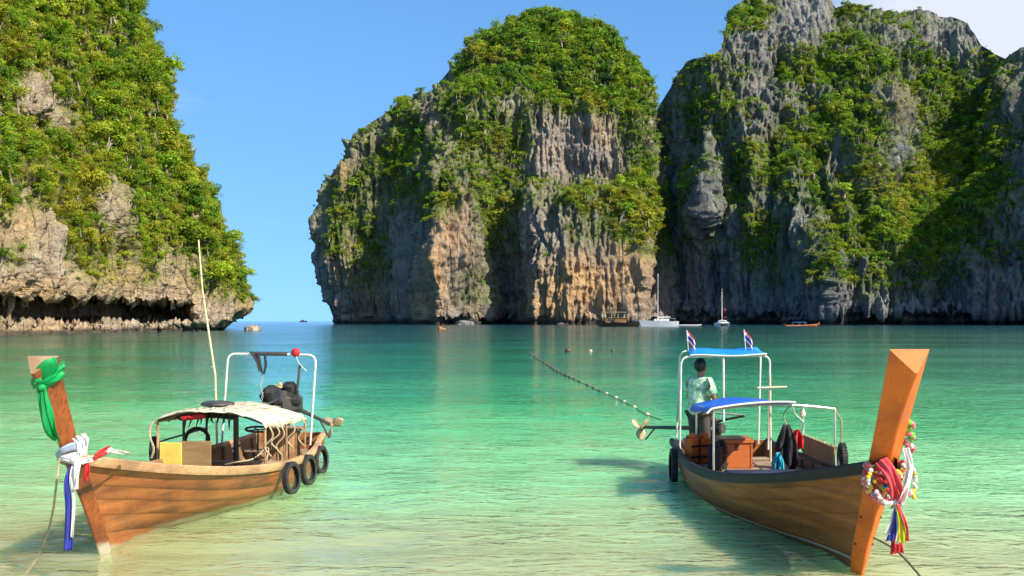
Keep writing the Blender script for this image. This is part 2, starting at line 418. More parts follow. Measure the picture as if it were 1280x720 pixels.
def scatter(name, pts, scl, kind_idx, tint, shade, coll, label, cat):
    n = len(pts); me = bpy.data.meshes.new(name); me.vertices.add(n)
    me.vertices.foreach_set('co', np.asarray(pts, np.float32).ravel())
    rs = np.random.RandomState(n)
    for nm, typ, val in (('psize', 'FLOAT_VECTOR', np.stack([scl * rs.uniform(.8, 1.25, n), scl * rs.uniform(.8, 1.25, n), scl * rs.uniform(.62, 1.0, n)], 1)),
                         ('prot', 'FLOAT_VECTOR', np.stack([rs.normal(0, .16, n), rs.normal(0, .16, n), rs.uniform(0, 6.28, n)], 1)),
                         ('pidx', 'INT', kind_idx), ('tint', 'FLOAT', tint), ('shade', 'FLOAT', shade)):
        a = me.attributes.new(nm, typ, 'POINT')
        a.data.foreach_set('vector' if typ == 'FLOAT_VECTOR' else 'value', np.ascontiguousarray(val, np.int32 if typ == 'INT' else np.float32).ravel())
    o = bpy.data.objects.new(name, me); COL.objects.link(o); me.materials.append(M_LEAF)
    ng = bpy.data.node_groups.new(name + '_growth', 'GeometryNodeTree')
    ng.interface.new_socket('Geometry', in_out='INPUT', socket_type='NodeSocketGeometry'); ng.interface.new_socket('Geometry', in_out='OUTPUT', socket_type='NodeSocketGeometry')
    N = lambda t: ng.nodes.new(t); L = ng.links.new
    gi, go = N('NodeGroupInput'), N('NodeGroupOutput'); iop = N('GeometryNodeInstanceOnPoints'); ci = N('GeometryNodeCollectionInfo')
    ci.inputs['Collection'].default_value = coll; ci.inputs['Separate Children'].default_value = True; ci.inputs['Reset Children'].default_value = True
    def na(nm, dt):
        a = N('GeometryNodeInputNamedAttribute'); a.data_type = dt; a.inputs['Name'].default_value = nm; return a.outputs['Attribute']
    iop.inputs['Pick Instance'].default_value = True
    L(gi.outputs[0], iop.inputs['Points']); L(ci.outputs[0], iop.inputs['Instance']); L(na('pidx', 'INT'), iop.inputs['Instance Index'])
    e2r = N('FunctionNodeEulerToRotation'); L(na('prot', 'FLOAT_VECTOR'), e2r.inputs[0]); L(e2r.outputs[0], iop.inputs['Rotation'])
    L(na('psize', 'FLOAT_VECTOR'), iop.inputs['Scale']); L(iop.outputs[0], go.inputs[0])
    md = o.modifiers.new('growth', 'NODES'); md.node_group = ng
    tag(o, label, cat, kind='stuff'); return o

# ------------------------------------------------------------------ cliffs
def mesh_grid(name, P, mat, attrs=None, close_cols=False):
    a, b = P.shape[:2]; me = bpy.data.meshes.new(name); me.vertices.add(a * b)
    me.vertices.foreach_set('co', P.reshape(-1).astype(np.float32))
    i, j = np.meshgrid(np.arange(a - 1), np.arange(b if close_cols else b - 1), indexing='ij')
    q = np.stack([i * b + j, i * b + (j + 1) % b, (i + 1) * b + (j + 1) % b, (i + 1) * b + j], -1).reshape(-1, 4); nf = len(q)
    me.loops.add(nf * 4); me.loops.foreach_set('vertex_index', q.ravel().astype(np.int32))
    me.polygons.add(nf); me.polygons.foreach_set('loop_start', (np.arange(nf) * 4).astype(np.int32))
    me.polygons.foreach_set('use_smooth', np.ones(nf, bool)); me.update(); me.validate()
    for k, v in (attrs or {}).items():
        at_ = me.attributes.new(k, 'FLOAT', 'POINT'); at_.data.foreach_set('value', v.ravel().astype(np.float32))
    me.materials.append(mat); o = bpy.data.objects.new(name, me); COL.objects.link(o); return o
def normals(P):
    du = np.gradient(P, axis=1); dv_ = np.gradient(P, axis=0); n = np.cross(du, dv_)
    return n / (np.linalg.norm(n, axis=2, keepdims=True) + 1e-9)
def rows(txt): return [[float(c) for c in l.split()] for l in txt.strip().splitlines()]
def digits(txt): return [[int(c) for c in l.strip()] for l in txt.strip().splitlines()]

def make_cliff(name, px, py, Y, sc_, amps, veg, tint_bl, ochre_bl, mat, coll, nplants, size, label, backY, seed=0.0, ochre_base=0.15, tint0=0.45, damp=None):
    P = np.stack([(px - 640) / F * Y, Y, HC - (py - HOR) / F * Y], -1)
    n = normals(P); n *= np.sign((n[..., 1] * -1 + 0.2 * n[..., 0]).mean()) or 1
    x, y, z = P[..., 0] + seed, P[..., 1], P[..., 2]; s = sc_
    wx = 6 * s * fbm(x / (30 * s), y / (30 * s), z / (60 * s), 2); wz = 10 * s * fbm(x / (40 * s) + 9, y / (40 * s), z / (40 * s), 2)
    D = amps[0] * (np.abs(pn((x + wx) / (32 * s), y / (32 * s), (z + wz) / (120 * s))) * 2.2 - 0.6)
    rough_ = np.clip(0.75 + 1.3 * fbm(x / (48 * s) + 70, y / (48 * s), z / (36 * s), 2), 0.2, 1.5)
    D += rough_ * amps[1] * (ridged((x + wx) / (15 * s), y / (15 * s), (z + wz) / (70 * s), 4, 0.55) - 0.5)
    D += amps[2] * (np.abs(pn((x + wx * .6) / (5.0 * s), y / (5.0 * s), (z + wz * .5) / (30 * s))) * 2 - 0.5)
    D += amps[3] * (fbm(x / (4.5 * s), y / (4.5 * s), z / (7 * s), 4, 0.65) + 0.7 * ridged((x + wx * .3) / (2.4 * s), y / (2.4 * s), z / (13 * s), 2) - 0.35)
    D += amps[4] * fbm(x / (60 * s), y / (60 * s), (z + wz) / (9 * s), 3)             # bedding ledges
    if damp is not None: D = D * damp
    P = P + n * D[..., None]
    n2 = normals(P); n2 *= np.sign((n2[..., 1] * -1 + 0.2 * n2[..., 0]).mean()) or 1
    dens = table(px, py, *veg) / 9.0
    patch = fbm(x / (22 * s) + 50, y / (22 * s), z / (22 * s), 3)
    up = np.clip(n2[..., 2] * 0.9 + 0.28, 0, 1.3)
    m = np.clip(dens * 1.35 - 0.34 + patch * 0.62, 0, 1) ** 1.4 * np.clip(0.3 + up, 0, 1.2)
    m *= np.clip(0.45 + 1.6 * fbm(x / (7 * s) + 5, y / (7 * s), z / (7 * s), 2), 0.05, 1)
    m[P[..., 2] < 2.0] = 0
    tb = blobs(px, py, tint_bl)
    ochre = np.clip(blobs(px, py, ochre_bl) * 0.6 + ochre_base, 0, 1)
    grass = np.clip((dens - 0.2) * 1.9 + up * 0.45 + patch * 0.35, 0, 1)
    o = mesh_grid(name, P, mat, {'ochre': ochre, 'grass': grass}); o['kind'] = 'structure'; o['label'] = label[0]
    # closing sheet behind
    k = np.linspace(0, P.shape[1] - 1, 90).astype(int); rws = np.linspace(0, P.shape[0] - 1, 16).astype(int)
    Q = P[rws][:, k].copy(); kk = np.maximum((Q[..., 1] + 25), backY) / Q[..., 1]; cx_ = Q[:, :, 0].mean(); Q[..., 0] = (cx_ + (Q[..., 0] - cx_) * 0.8) * kk; Q[..., 1] *= kk; Q[..., 2] = np.minimum(Q[..., 2] * 0.7, Q[..., 2]); Q[:, 0] = P[rws, 0]; Q[:, -1] = P[rws, -1]; Q[-1] = P[-1][k]
    ob = mesh_grid('back_slope', Q, mat); ob.parent = o
    # growth
    rs = np.random.RandomState(int(seed) + 5)
    cell = np.linalg.norm(np.cross(np.gradient(P, axis=1), np.gradient(P, axis=0)), axis=2)
    vis = np.clip((px > -60) & (px < 1340) & (py > -40), 0.12, 1)
    wgt_ = (m * np.minimum(cell, np.percentile(cell, 97)) * vis).ravel(); wgt_ /= wgt_.sum()
    idx = rs.choice(len(wgt_), nplants, p=wgt_)
    pts = P.reshape(-1, 3)[idx] + rs.normal(0, 0.4 * s, (nplants, 3)); nn = n2.reshape(-1, 3)[idx]
    d_ = dens.ravel()[idx]; t_ = tb.ravel()[idx]
    sz = size * np.exp(rs.normal(-0.06, 0.5, nplants).clip(-1, 0.95)) * (0.55 + 0.6 * d_)
    pick = rs.rand(nplants); lowd = d_ < 0.6
    ki = np.where(pick < 0.28, rs.randint(0, 3, nplants), np.where(pick < 0.80, rs.randint(3, 6, nplants), 6))
    ki = np.where((t_ > 0.45) & (rs.rand(nplants) < 0.45), rs.randint(7, 9, nplants), ki)
    ki = np.where(lowd & (rs.rand(nplants) < 0.45), rs.randint(3, 9, nplants), ki)
    ki = np.where(rs.rand(nplants) < 0.025, 9, ki)
    sz = np.where(ki >= 7, sz * 0.75, sz); sz = np.where((rs.rand(nplants) < 0.05) & (ki < 6), sz * 1.8, sz)
    pts = pts + nn * (sz * 0.25)[:, None]
    pn_ = fbm(pts[:, 0] / (14 * s), pts[:, 1] / (14 * s), pts[:, 2] / (14 * s), 3)
    tint = np.clip(tint0 + pn_ * 0.62 + t_ * 0.38 + rs.normal(0, 0.13, nplants) - 0.10 * (ki < 3), 0, 1)
    scatter(name + '_growth', pts, sz, ki, tint, rs.rand(nplants), coll, label[1], 'vegetation')
    return o, P, px, py

M_ROCK_FAR = rock_mat('limestone_far', 0.16, (0.31, 0.30, 0.285), (0.17, 0.168, 0.165), (0.05, 0.053, 0.056), (0.70, 0.37, 0.12), (0.17, 0.22, 0.04), (0.42, 0.365, 0.29), 4.0, 0.22)
M_ROCK_WALL = rock_mat('limestone_wall', 0.15, (0.30, 0.295, 0.285), (0.155, 0.155, 0.16), (0.05, 0.053, 0.058), (0.42, 0.27, 0.13), (0.14, 0.19, 0.035), (0.36, 0.33, 0.28), 4.0, 0.15)
M_ROCK_NEAR = rock_mat('limestone_near', 0.55, (0.52, 0.45, 0.35), (0.34, 0.285, 0.215), (0.12, 0.10, 0.08), (0.56, 0.33, 0.12), (0.24, 0.25, 0.05), (0.56, 0.47, 0.36), 1.2)

# --- the domed cliff across the bay
DY = 216.0
sil_y = np.array([418, 405, 370, 320, 260, 225, 185, 155, 130, 107, 74, 45, 25, 16, 12])
sil_l = np.array([418, 412, 400, 393, 391, 401, 425, 456, 500, 536, 575, 600, 640, 672, 688])
sir_y = np.array([418, 350, 300, 250, 200, 150, 113, 80, 47, 27, 17, 12])
sir_r = np.array([850, 846, 842, 836, 829, 822, 816, 801, 772, 742, 718, 692])
nu, nv = 470, 420
vv = 1 - (1 - np.linspace(0, 1, nv)) ** 1.5
py = (418 + (17.0 - 418) * vv)[:, None] * np.ones((1, nu)); uu = np.linspace(0, 1, nu)[None, :]
drop = 8 * np.clip((235 - py) / 120, 0, 1)              # leave room for the height of the trees on the crown
xl = np.interp(-(py - drop), -sil_y, sil_l) + 5; xr = np.interp(-(py - drop * .8), -sir_y, sir_r) - 8 * np.clip((300 - py) / 100, 0, 1)
px = xl + (xr - xl) * (0.5 - 0.5 * np.cos(np.pi * uu) * (0.35) + (uu - 0.5) * 0.65)
T = rows("""604 592 590 584 566 536 506 520 552 540 503 496 500 508 545 562
604 592 590 586 568 538 508 522 554 536 504 498 502 510 547 562
608 596 592 592 580 552 518 528 546 536 516 506 510 520 549 566
608 598 594 596 588 562 526 533 545 544 542 541 541 543 554 570
620 610 606 604 596 584 568 552 548 546 545 545 546 550 560 582
640 636 632 628 620 610 600 588 578 575 573 572 575 582 592 612
680 676 672 668 660 652 644 636 630 626 624 624 626 632 640 655""")
Y = table(px, py, [385, 415, 445, 470, 500, 527, 545, 590, 632, 650, 668, 700, 760, 795, 814, 850], [415, 330, 256, 222, 140, 80, 5], T) + DY
wd = np.clip((np.abs(2 * uu - 1) - 0.86) / 0.14, 0, 1); Y = Y + 34 * (1 - np.sqrt(np.clip(1 - wd ** 2, 0, 1)))
cave = np.clip((py - 397) / 3.5, 0, 1) * (0.35 + np.clip(1.5 - np.abs((px - 600) / 45), 0, 1)); Y = Y + 9 * cave
VEG_MID = ([390 + 20 * k + 10 for k in range(23)], [10 + 20 * k for k in range(20)], digits("""
99999999999999999999999
99999999999999999999999
99999999999999999999999
99999999779999999999999
99999993579999999999999
99999993467889999999999
99999933766435799999996
33344673565645311126662
33345875368885111115741
34345874367784000003742
42368964445653000002844
43655865637765444346886
46644648738985358899984
37643225316861223568884
26553112113651124457986
16564111111541211224675
02564200112321111111233
01454100134212111111111
00333100144311111011001
00222100022100000000000"""))
TINT_MID = [(640, 262, 45, 25, 1), (765, 255, 55, 30, 1), (795, 290, 25, 45, 1), (612, 75, 28, 14, 1), (645, 170, 40, 25, .8), (742, 130, 25, 14, .8), (560, 248, 25, 14, 1), (600, 190, 40, 40, .5), (505, 215, 20, 40, .5)]
OCHRE_MID = [(720, 360, 60, 45, 1.0), (690, 385, 50, 25, 1.0), (780, 340, 30, 60, .7), (545, 340, 18, 60, .8), (560, 285, 30, 50, .6), (425, 212, 12, 25, 1.0), (755, 165, 35, 20, .35), (535, 380, 25, 25, .8)]
MID = make_cliff('cliff_dome', px, py, Y, 1.0, (7.0, 9.5, 3.0, 2.5, 3.0), VEG_MID, TINT_MID, OCHRE_MID, M_ROCK_FAR, FAR_SET, 21000, 1.75,
    ('domed grey limestone cliff rising across the bay, orange stained at its foot', 'green trees and shrubs covering the crown and ledges of the domed cliff'), 880, seed=3.0, tint0=0.62)

# --- the long wall of cliffs to the right, going on past the frame
top_x = [815, 822, 828, 840, 858, 888, 903, 908, 920, 936, 980, 1035, 1045, 1070, 1088, 1110, 1150, 1180, 1205, 1222, 1240, 1255, 1268, 1290, 1340, 1420, 1520, 1640, 1720, 1800, 1900, 2300]
top_y = [150, 138, 120, 100, 76, 66, 60, 30, 8, -6, -12, -6, 6, 5, 13, 16, 12, 18, 30, 50, 66, 73, 70, 58, 45, 10, -50, -115, -250, -320, -390, -540]
nu, nv = 600, 400
cx = np.concatenate([np.linspace(816, 1330, 480), np.linspace(1332, 2290, 120)])[None, :] * np.ones((nv, 1))
tp = np.interp(cx, top_x, top_y); vv = np.linspace(0, 1, nv)[:, None]
px = cx; py = 418 + (tp - 418) * vv; vv_r = vv
T = rows("""575 562 548 530 516 494 452 452 448 446 444 440 432 412 402 397 350 270 190
578 564 550 532 518 496 458 459 460 461 454 449 440 418 408 398 351 271 191
582 566 552 528 513 500 482 482 490 494 482 466 450 424 414 399 352 272 192
586 570 556 530 524 514 505 510 527 538 522 484 462 434 424 400 353 273 193
592 576 560 534 531 529 530 536 548 560 550 512 478 448 438 401 354 274 194
600 584 568 548 550 555 556 556 563 572 566 545 512 470 460 402 355 275 195
620 606 596 582 578 578 580 580 585 590 586 574 555 512 502 403 356 276 196
640 630 620 610 605 605 605 605 605 610 606 600 590 560 550 404 357 277 197""")
Y = table(px, py, [816, 835, 856, 890, 930, 980, 1040, 1090, 1140, 1190, 1230, 1258, 1300, 1400, 1520, 1638, 1721, 1900, 2300], [415, 330, 270, 200, 140, 75, 5, -100], T) + DY
cave = np.clip((py - 391) / 4.0, 0, 1); Y = Y + 11 * cave
Y = Y - 16 * np.clip(1 - np.hypot((px - 882) / 24, (py - 250) / 55), 0, 1) - 16 * np.clip(1.2 - np.hypot((px - 1112) / 26, (py - 165) / 45), 0, 1)
VEG_R = ([840 + 20 * k for k in range(23)], [10 + 20 * k for k in range(20)], digits("""
33368752113664443222222
33358631112643433233333
33342222147753342223333
46544324677774355334433
45444336777677356544543
45445224345674256655643
46545324346754356677742
35554335467666336678842
35454356775566336788842
34345578763564347888832
26546677664454677888732
25335555465674788888753
25235535444566888888653
25234653445668888887543
24233766345668888886433
23223662346667777644433
12222563346446656653322
11111243234344444542222
11111121111233332321111
00000000000000000000000"""))
TINT_R = [(960, 170, 40, 22, .8), (1130, 235, 70, 35, 1), (1190, 220, 50, 30, .8), (1060, 250, 30, 40, .6), (990, 75, 40, 12, .6), (1130, 145, 40, 25, .7), (900, 130, 40, 60, .3), (950, 270, 30, 40, .5)]
OCHRE_R = [(985, 190, 60, 30, .5), (1120, 130, 30, 30, .6), (1265, 130, 20, 60, .5)]
RIGHT = make_cliff('cliff_wall', px, py, Y, 1.0, (10.0, 10.0, 3.6, 2.8, 3.0), VEG_R, TINT_R, OCHRE_R, M_ROCK_WALL, FAR_SET, 21000, 1.75,
    ('long craggy grey limestone cliff wall right of the domed cliff, dark at its foot', 'green trees and shrubs on the ledges of the long cliff wall'), 900, seed=211.0, ochre_base=0.0, tint0=0.60, damp=1 - 0.6 * np.clip((vv_r - 0.86) / 0.14, 0, 1) * np.ones_like(px))

# --- the near headland on the left, undercut at sea level
sil_y = np.array([424, 414, 408, 403, 397, 390, 384, 372, 360, 335, 290, 250, 210, 160, 100, 40, 0, -60, -160])
sil_r = np.array([266, 272, 286, 291, 300, 312, 316, 311, 302, 297, 274, 261, 233, 206, 203, 180, 162, 135, 85])
nu, nv = 400, 440
vv = np.linspace(0, 1, nv)[:, None]; py = (424 + (-150 - 424) * (0.55 * vv + 0.45 * vv ** 1.6)) * np.ones((1, nu)); uu = np.linspace(0, 1, nu)[None, :]
xr = np.interp(-py, -sil_y, sil_r); px = -170 + (xr + 170) * (uu * 0.7 + 0.3 * np.sin(uu * np.pi / 2))
T = rows("""132 160 184 206 230 255 274 290 302
132 160 184 206 230 255 274 290 302
140 168 192 214 236 260 280 296 308
150 178 204 224 246 270 290 304 316
162 190 216 238 260 284 302 318 330
185 212 240 262 284 306 326 340 352""")
Y = table(px, py, [-170, -60, 0, 60, 120, 180, 230, 280, 320], [424, 360, 270, 150, 0, -150], T)
wd = np.clip((uu - 0.93) / 0.07, 0, 1); Y = Y + 16 * (1 - np.sqrt(np.clip(1 - wd ** 2, 0, 1)))
lip = 371 + 6 * fbm(px / 22, 0 * px, 0 * px + 3.3, 3) + np.clip((px - 120) / 130, 0, 1) * 9
reach = np.clip((245 - px) / 40, 0, 1); foot = 401 + 2.5 * fbm(px / 30, 0 * px, 0 * px + 8.8, 3)
Y = Y + reach * 34 * np.clip((py - lip) / 2.0, 0, 1) * np.clip((foot - py) / 5 + 0.5, 0, 1) + 5 * np.clip((py - 402) / 5, 0, 1) * (1 - reach)
Y = Y - 6 * np.clip(1.2 - np.hypot((px - 55) / 38, (py - 120) / 40), 0, 1) - 5 * np.clip(1.2 - np.hypot((px - 135) / 26, (py - 265) / 50), 0, 1) - 6 * np.clip(1.2 - np.hypot((px - 40) / 35, (py - 310) / 50), 0, 1)
VEG_L = ([20 * k for k in range(17)], [10 + 20 * k for k in range(20)], digits("""
88889888999999999
88887888899999999
88888867889999999
98888888899999999
87347889999999999
74126899999999999
74113799999999999
76323698999999999
88755588889999999
88888888889999999
88888888888999999
77888853888999999
75788722788999999
52228832687899999
21117733685799999
24116666674599999
14113463473349999
11112332263359999
00111221111013555
00000000000000000"""))
TINT_L = [(10, 60, 25, 30, 1), (100, 90, 40, 30, .3), (50, 200, 70, 40, .7), (80, 240, 60, 50, .8), (130, 310, 60, 25, .9), (230, 200, 60, 60, .2), (280, 330, 30, 30, .5), (120, 360, 60, 20, 1.0), (60, 280, 30, 40, .8)]
OCHRE_L = [(40, 365, 60, 20, .8), (150, 345, 60, 30, .8), (240, 350, 40, 40, .5), (60, 410, 80, 10, .6), (305, 380, 15, 15, 1), (20, 280, 30, 30, .6)]
LEFT = make_cliff('cliff_headland', px, py, Y, 0.42, (3.0, 4.0, 1.5, 1.5, 1.8), VEG_L, TINT_L, OCHRE_L, M_ROCK_NEAR, NEAR_SET, 18000, 1.08,
    ('near headland of tan limestone at the left, undercut above the water and thick with shrubs', 'bright green shrubs and small trees clothing the near undercut headland'), 420, seed=97.0, ochre_base=0.2, tint0=0.72, damp=0.45 + 0.55 * np.clip((385 - py) / 30, 0, 1))
# dripstones hanging from the lip of the undercut
for k, (sx, sy, ln) in enumerate([(14, 378, 5), (92, 374, 3.6), (30, 377, 2.5), (123, 374, 2.2), (142, 376, 1.8), (168, 380, 2.6), (205, 381, 2.0), (181, 380, 1.5), (58, 375, 1.4)]):
    Yd = float(np.interp(sx, [0, 60, 120, 180, 230], [184, 206, 230, 255, 274])) + 6; p = at(sx, sy - 6, Yd); mb = MB()
    mb.tube([p + Vector((random.uniform(-.15, .15) * q, random.uniform(-.15, .15) * q, -ln * q / 6)) for q in range(7)], [0.75, .62, .5, .42, .3, .2, .06], 8)
    o = build(mb, 'dripstone', M_ROCK_NEAR); o.parent = LEFT[0]
# boulders awash
def boulder(name, c, size, label, seed, mat):
    mb = MB(); mb.ball((0, 0, 0), 1, 26, 18); v = np.array(mb.v); n_ = fbm(v[:, 0] * 1.3 + seed, v[:, 1] * 1.3, v[:, 2] * 1.3, 4); v *= (1 + 0.45 * n_)[:, None]; v *= np.array(size)
    mb.v = [tuple(p + np.array(c)) for p in v]; return tag(build(mb, name, mat), label, 'rock')
c0 = onz(316, 413, 0); boulder('sea_boulder', (c0.x, c0.y, 0.1), (2.3, 2.0, 1.35), 'dark rounded boulder standing in the sea off the headland tip', 4.0, M_ROCK_NEAR)
c0 = onz(583, 406, 0); boulder('sea_boulder', (c0.x, c0.y - 14, 0.2), (6.0, 3.0, 2.6), 'low pale rock at the dark foot of the domed cliff', 9.0, M_ROCK_FAR)
c0 = onz(700, 406.5, 0); boulder('sea_boulder', (c0.x, c0.y - 14, 0.1), (2.6, 2.0, 1.3), 'small rock awash below the orange face of the domed cliff', 5.0, M_ROCK_FAR)

# ------------------------------------------------------------------ sea bed and water
def sand():
    g = NT('wet_sand'); o = g.coord()
    n1 = g.noise(o, 0.35, 5, 0.55); n2 = g.noise(g.scaled(o, 1.6, 4.5, 1), 1.0, 4, 0.55, 0.6); n3 = g.noise(o, 60, 3, 0.7)
    c = g.mix(g.ramp(n1, 0.35, 0.65), (0.76, 0.67, 0.42), (0.88, 0.80, 0.56))
    c = g.mix(g.ramp(n3, 0.4, 0.7, 0, 0.3), c, (0.58, 0.50, 0.33))
    c = g.mix(g.ramp(g.noise(o, 0.9, 4, 0.6), 0.58, 0.72, 0, 0.35), c, (0.46, 0.43, 0.26))
    return g.pbr(c, 0.85, g.bump(g.math('ADD', n2, g.math('MULTIPLY', n3, 0.1)), 0.7, 0.15), 0, 0.2)
M_SAND = sand()
ys = np.array([-60, -30, -12, -5, 0, 3, 5, 6.5, 8, 9.5, 11, 13, 15, 18, 22, 27, 34, 45, 70, 120, 250, 600, 2000, 12000.])
zs = np.interp(ys, [-60, -12, 0, 5, 8, 12, 18, 30, 60, 200, 1000, 12000], [4.0, 1.6, 0.55, -0.02, -0.22, -0.42, -0.8, -1.6, -3.2, -9, -25, -60])
xs = np.array([-14000, -3000, -600, -150, -60, -30, -18, -12, -8, -5, -2.5, 0, 2.5, 5, 8, 12, 18, 30, 60, 150, 600, 3000, 14000.])
G = np.zeros((len(ys), len(xs), 3)); G[..., 0] = xs[None]; G[..., 1] = ys[:, None]
G[..., 2] = zs[:, None] + np.where(np.abs(xs[None]) < 80, 0.05 * fbm(G[..., 0] / 4, G[..., 1] / 4, G[..., 0] * 0, 2), 0)
sb = mesh_grid('sea_bed', G, M_SAND); sb['kind'] = 'structure'; sb['label'] = 'pale sandy sea bed sloping down from the beach'

def water():
    g = NT('sea_water'); o = g.coord(); sp = g.n('SeparateXYZ'); g.put(sp.inputs[0], o); X, Yw = sp.outputs['X'], sp.outputs['Y']
    # how deep the bay is: offshore distance, bent by sand bars
    bar = g.noise(g.scaled(o, 0.05, 0.11, 1, (3.1, 0.4, 0)), 1.0, 4, 0.55)
    bar2 = g.noise(g.scaled(o, 0.006, 0.014, 1, (1.1, 2.4, 0)), 1.0, 3, 0.5)
    Ys = g.math('MULTIPLY', Yw, g.math('MULTIPLY_ADD', bar, 1.1, 0.45))
    dep = g.math('LOGARITHM', g.math('MAXIMUM', Ys, 1.0), 10.0)           # 0 at 1 m out, 1 at 10 m, 2 at 100 m
    dep = g.math('ADD', dep, g.math('MULTIPLY_ADD', bar2, 0.5, -0.25))
    cr = g.t.nodes.new('ShaderNodeValToRGB'); g.put(cr.inputs[0], g.math('MULTIPLY', dep, 0.333)); e = cr.color_ramp.elements
    e[0].position = 0.30; e[0].color = (0.82, 0.75, 0.38, 1); e[1].position = 0.95; e[1].color = (0.003, 0.055, 0.085, 1)
    for p, c in ((0.355, (0.58, 0.66, 0.31, 1)), (0.42, (0.24, 0.56, 0.25, 1)), (0.50, (0.062, 0.40, 0.15, 1)), (0.60, (0.014, 0.185, 0.085, 1)), (0.74, (0.004, 0.075, 0.052, 1))):
        q = e.new(p); q.color = c
    body = g.n('BsdfPrincipled', subsurface_method='BURLEY'); g.put(body.inputs['Base Color'], cr.outputs[0]); body.inputs['Roughness'].default_value = 1.0; body.inputs['Specular IOR Level'].default_value = 0.0
    body.inputs['Subsurface Weight'].default_value = 1.0; body.inputs['Subsurface Radius'].default_value = (0.5, 1.0, 0.9); body.inputs['Subsurface Scale'].default_value = 0.9
    clear = g.n('BsdfTransparent', i_Color=(0.90, 1.0, 0.92, 1))
    turb = g.ramp(dep, 0.95, 1.34, 0.34, 1.0)
    under = g.n('MixShader'); g.put(under.inputs[0], turb); g.t.links.new(clear.outputs[0], under.inputs[1]); g.t.links.new(body.outputs[0], under.inputs[2])
    # wind ripples: crests run along the shore
    w1 = g.noise(g.scaled(o, 1.5, 3.4, 1), 1.0, 3, 0.55, 0.5); w2 = g.noise(g.scaled(o, 0.45, 0.95, 1, (5, 1, 0)), 1.0, 3, 0.5, 0.4); w3 = g.noise(g.scaled(o, 4.5, 8.5, 1, (2, 8, 0)), 1.0, 2, 0.5)
    w4 = g.noise(g.scaled(o, 0.10, 0.26, 1, (5, 1, 0)), 1.0, 3, 0.5)
    calm = g.ramp(g.noise(g.scaled(o, 0.03, 0.06, 1), 1.0, 3, 0.5), 0.35, 0.65, 0.55, 1.0)
    h = g.math('ADD', g.math('ADD', g.math('MULTIPLY', w1, 0.085), g.math('MULTIPLY', w2, 0.05)), g.math('ADD', g.math('MULTIPLY', w3, 0.04), g.math('MULTIPLY', w4, 0.10)))
    nb = g.bump(g.math('MULTIPLY', h, calm), 1.0, 1.0)
    fr = g.n('Fresnel', i_IOR=1.33); g.put(fr.inputs['Normal'], nb)
    gl = g.n('BsdfGlossy', i_Color=(1, 1, 1, 1)); g.put(gl.inputs['Normal'], nb)
    g.put(gl.inputs['Roughness'], g.ramp(dep, 1.0, 2.3, 0.04, 0.09))
    ms = g.n('MixShader'); g.put(ms.inputs[0], fr.outputs[0]); g.t.links.new(under.outputs[0], ms.inputs[1]); g.t.links.new(gl.outputs[0], ms.inputs[2])
    g.t.links.new(ms.outputs[0], g.out.inputs['Surface']); return g.m
M_WATER = water()
def sea_mesh():
    # real wavelets near the shore, dying out to a flat sheet in the distance
    yr = np.concatenate([np.exp(np.linspace(math.log(3.0), math.log(260), 760)), np.exp(np.linspace(math.log(270), math.log(14000), 24))])
    c = np.linspace(-0.56, 0.56, 430); c = np.concatenate([[-4, -2.2, -1.4, -1.0, -.8, -.68, -.6], c, [.6, .68, .8, 1.0, 1.4, 2.2, 4]])
    G = np.zeros((len(yr), len(c), 3)); Yg = yr[:, None] * np.ones((1, len(c))); Xg = c[None] * (yr[:, None] + 3.0); G[..., 0] = Xg; G[..., 1] = Yg
    dy = np.gradient(yr)[:, None]; dx = np.gradient(c)[None] * (yr[:, None] + 3)
    calm = np.clip(0.75 + 0.9 * fbm(Xg / 26, Yg / 13, 0 * Xg + 1.7, 2), 0.25, 1.4); z = 0
    sway = 1.2 * fbm(Xg / 5, Yg / 5, 0 * Xg + 4.4, 2)
    for amp, lx, ly, sd in ((.036, 5.2, 2.4, .1), (.044, 2.1, 1.0, 2.3), (.027, .95, 0.46, 5.2), (.012, .42, .22, 7.9)):
        keep = np.clip(1.6 - 3.2 * dy / ly, 0, 1) * np.clip(1.6 - 3.2 * dx / lx, 0, 1)
        n = pn(Xg / lx, (Yg + sway * ly * .5) / ly, 0 * Xg + sd); z = z + amp * keep * calm * (n + 0.5 * (0.45 - np.abs(n)))
    G[..., 2] = z * np.clip((Yg - 3.2) / 3.0, 0, 1)
    return G
wt = mesh_grid('sea', sea_mesh(), M_WATER); wt['kind'] = 'structure'; wt['label'] = 'clear turquoise bay water, pale over sand and teal further out'

# ------------------------------------------------------------------ boat materials
M_HULL_L = wood('varnished_hull', (0.27, 0.072, 0.016), (0.42, 0.13, 0.032), (0.10, 0.030, 0.012), 0.5, 0.15, water=(0.02, (0.40, 0.36, 0.22)), streak=0.9, grime=0.9, gold=(0.52, 0.20, 0.045))
M_STEM_L = wood('old_stem_wood', (0.20, 0.045, 0.010), (0.40, 0.11, 0.020), (0.07, 0.020, 0.008), 0.45, 0.2, water=(0.08, (0.50, 0.47, 0.36)), streak=1.2, grime=0.9, up=True)
M_ENDGRAIN = wood('bare_end_grain', (0.36, 0.23, 0.12), (0.46, 0.32, 0.18), (0.20, 0.11, 0.05), 0.8, 0, streak=0.8, gscale=3)
M_RAIL_L = wood('worn_rail', (0.40, 0.22, 0.10), (0.55, 0.34, 0.17), (0.17, 0.09, 0.05), 0.6, 0, streak=1.0, grime=0.7)
M_DECK = wood('grey_deck_wood', (0.30, 0.20, 0.12), (0.42, 0.29, 0.18), (0.13, 0.085, 0.055), 0.75, 0, streak=1.0, grime=0.6)
M_INNER = wood('inner_planking', (0.22, 0.12, 0.06), (0.32, 0.18, 0.09), (0.09, 0.05, 0.03), 0.75, 0, streak=0.8, grime=0.6)
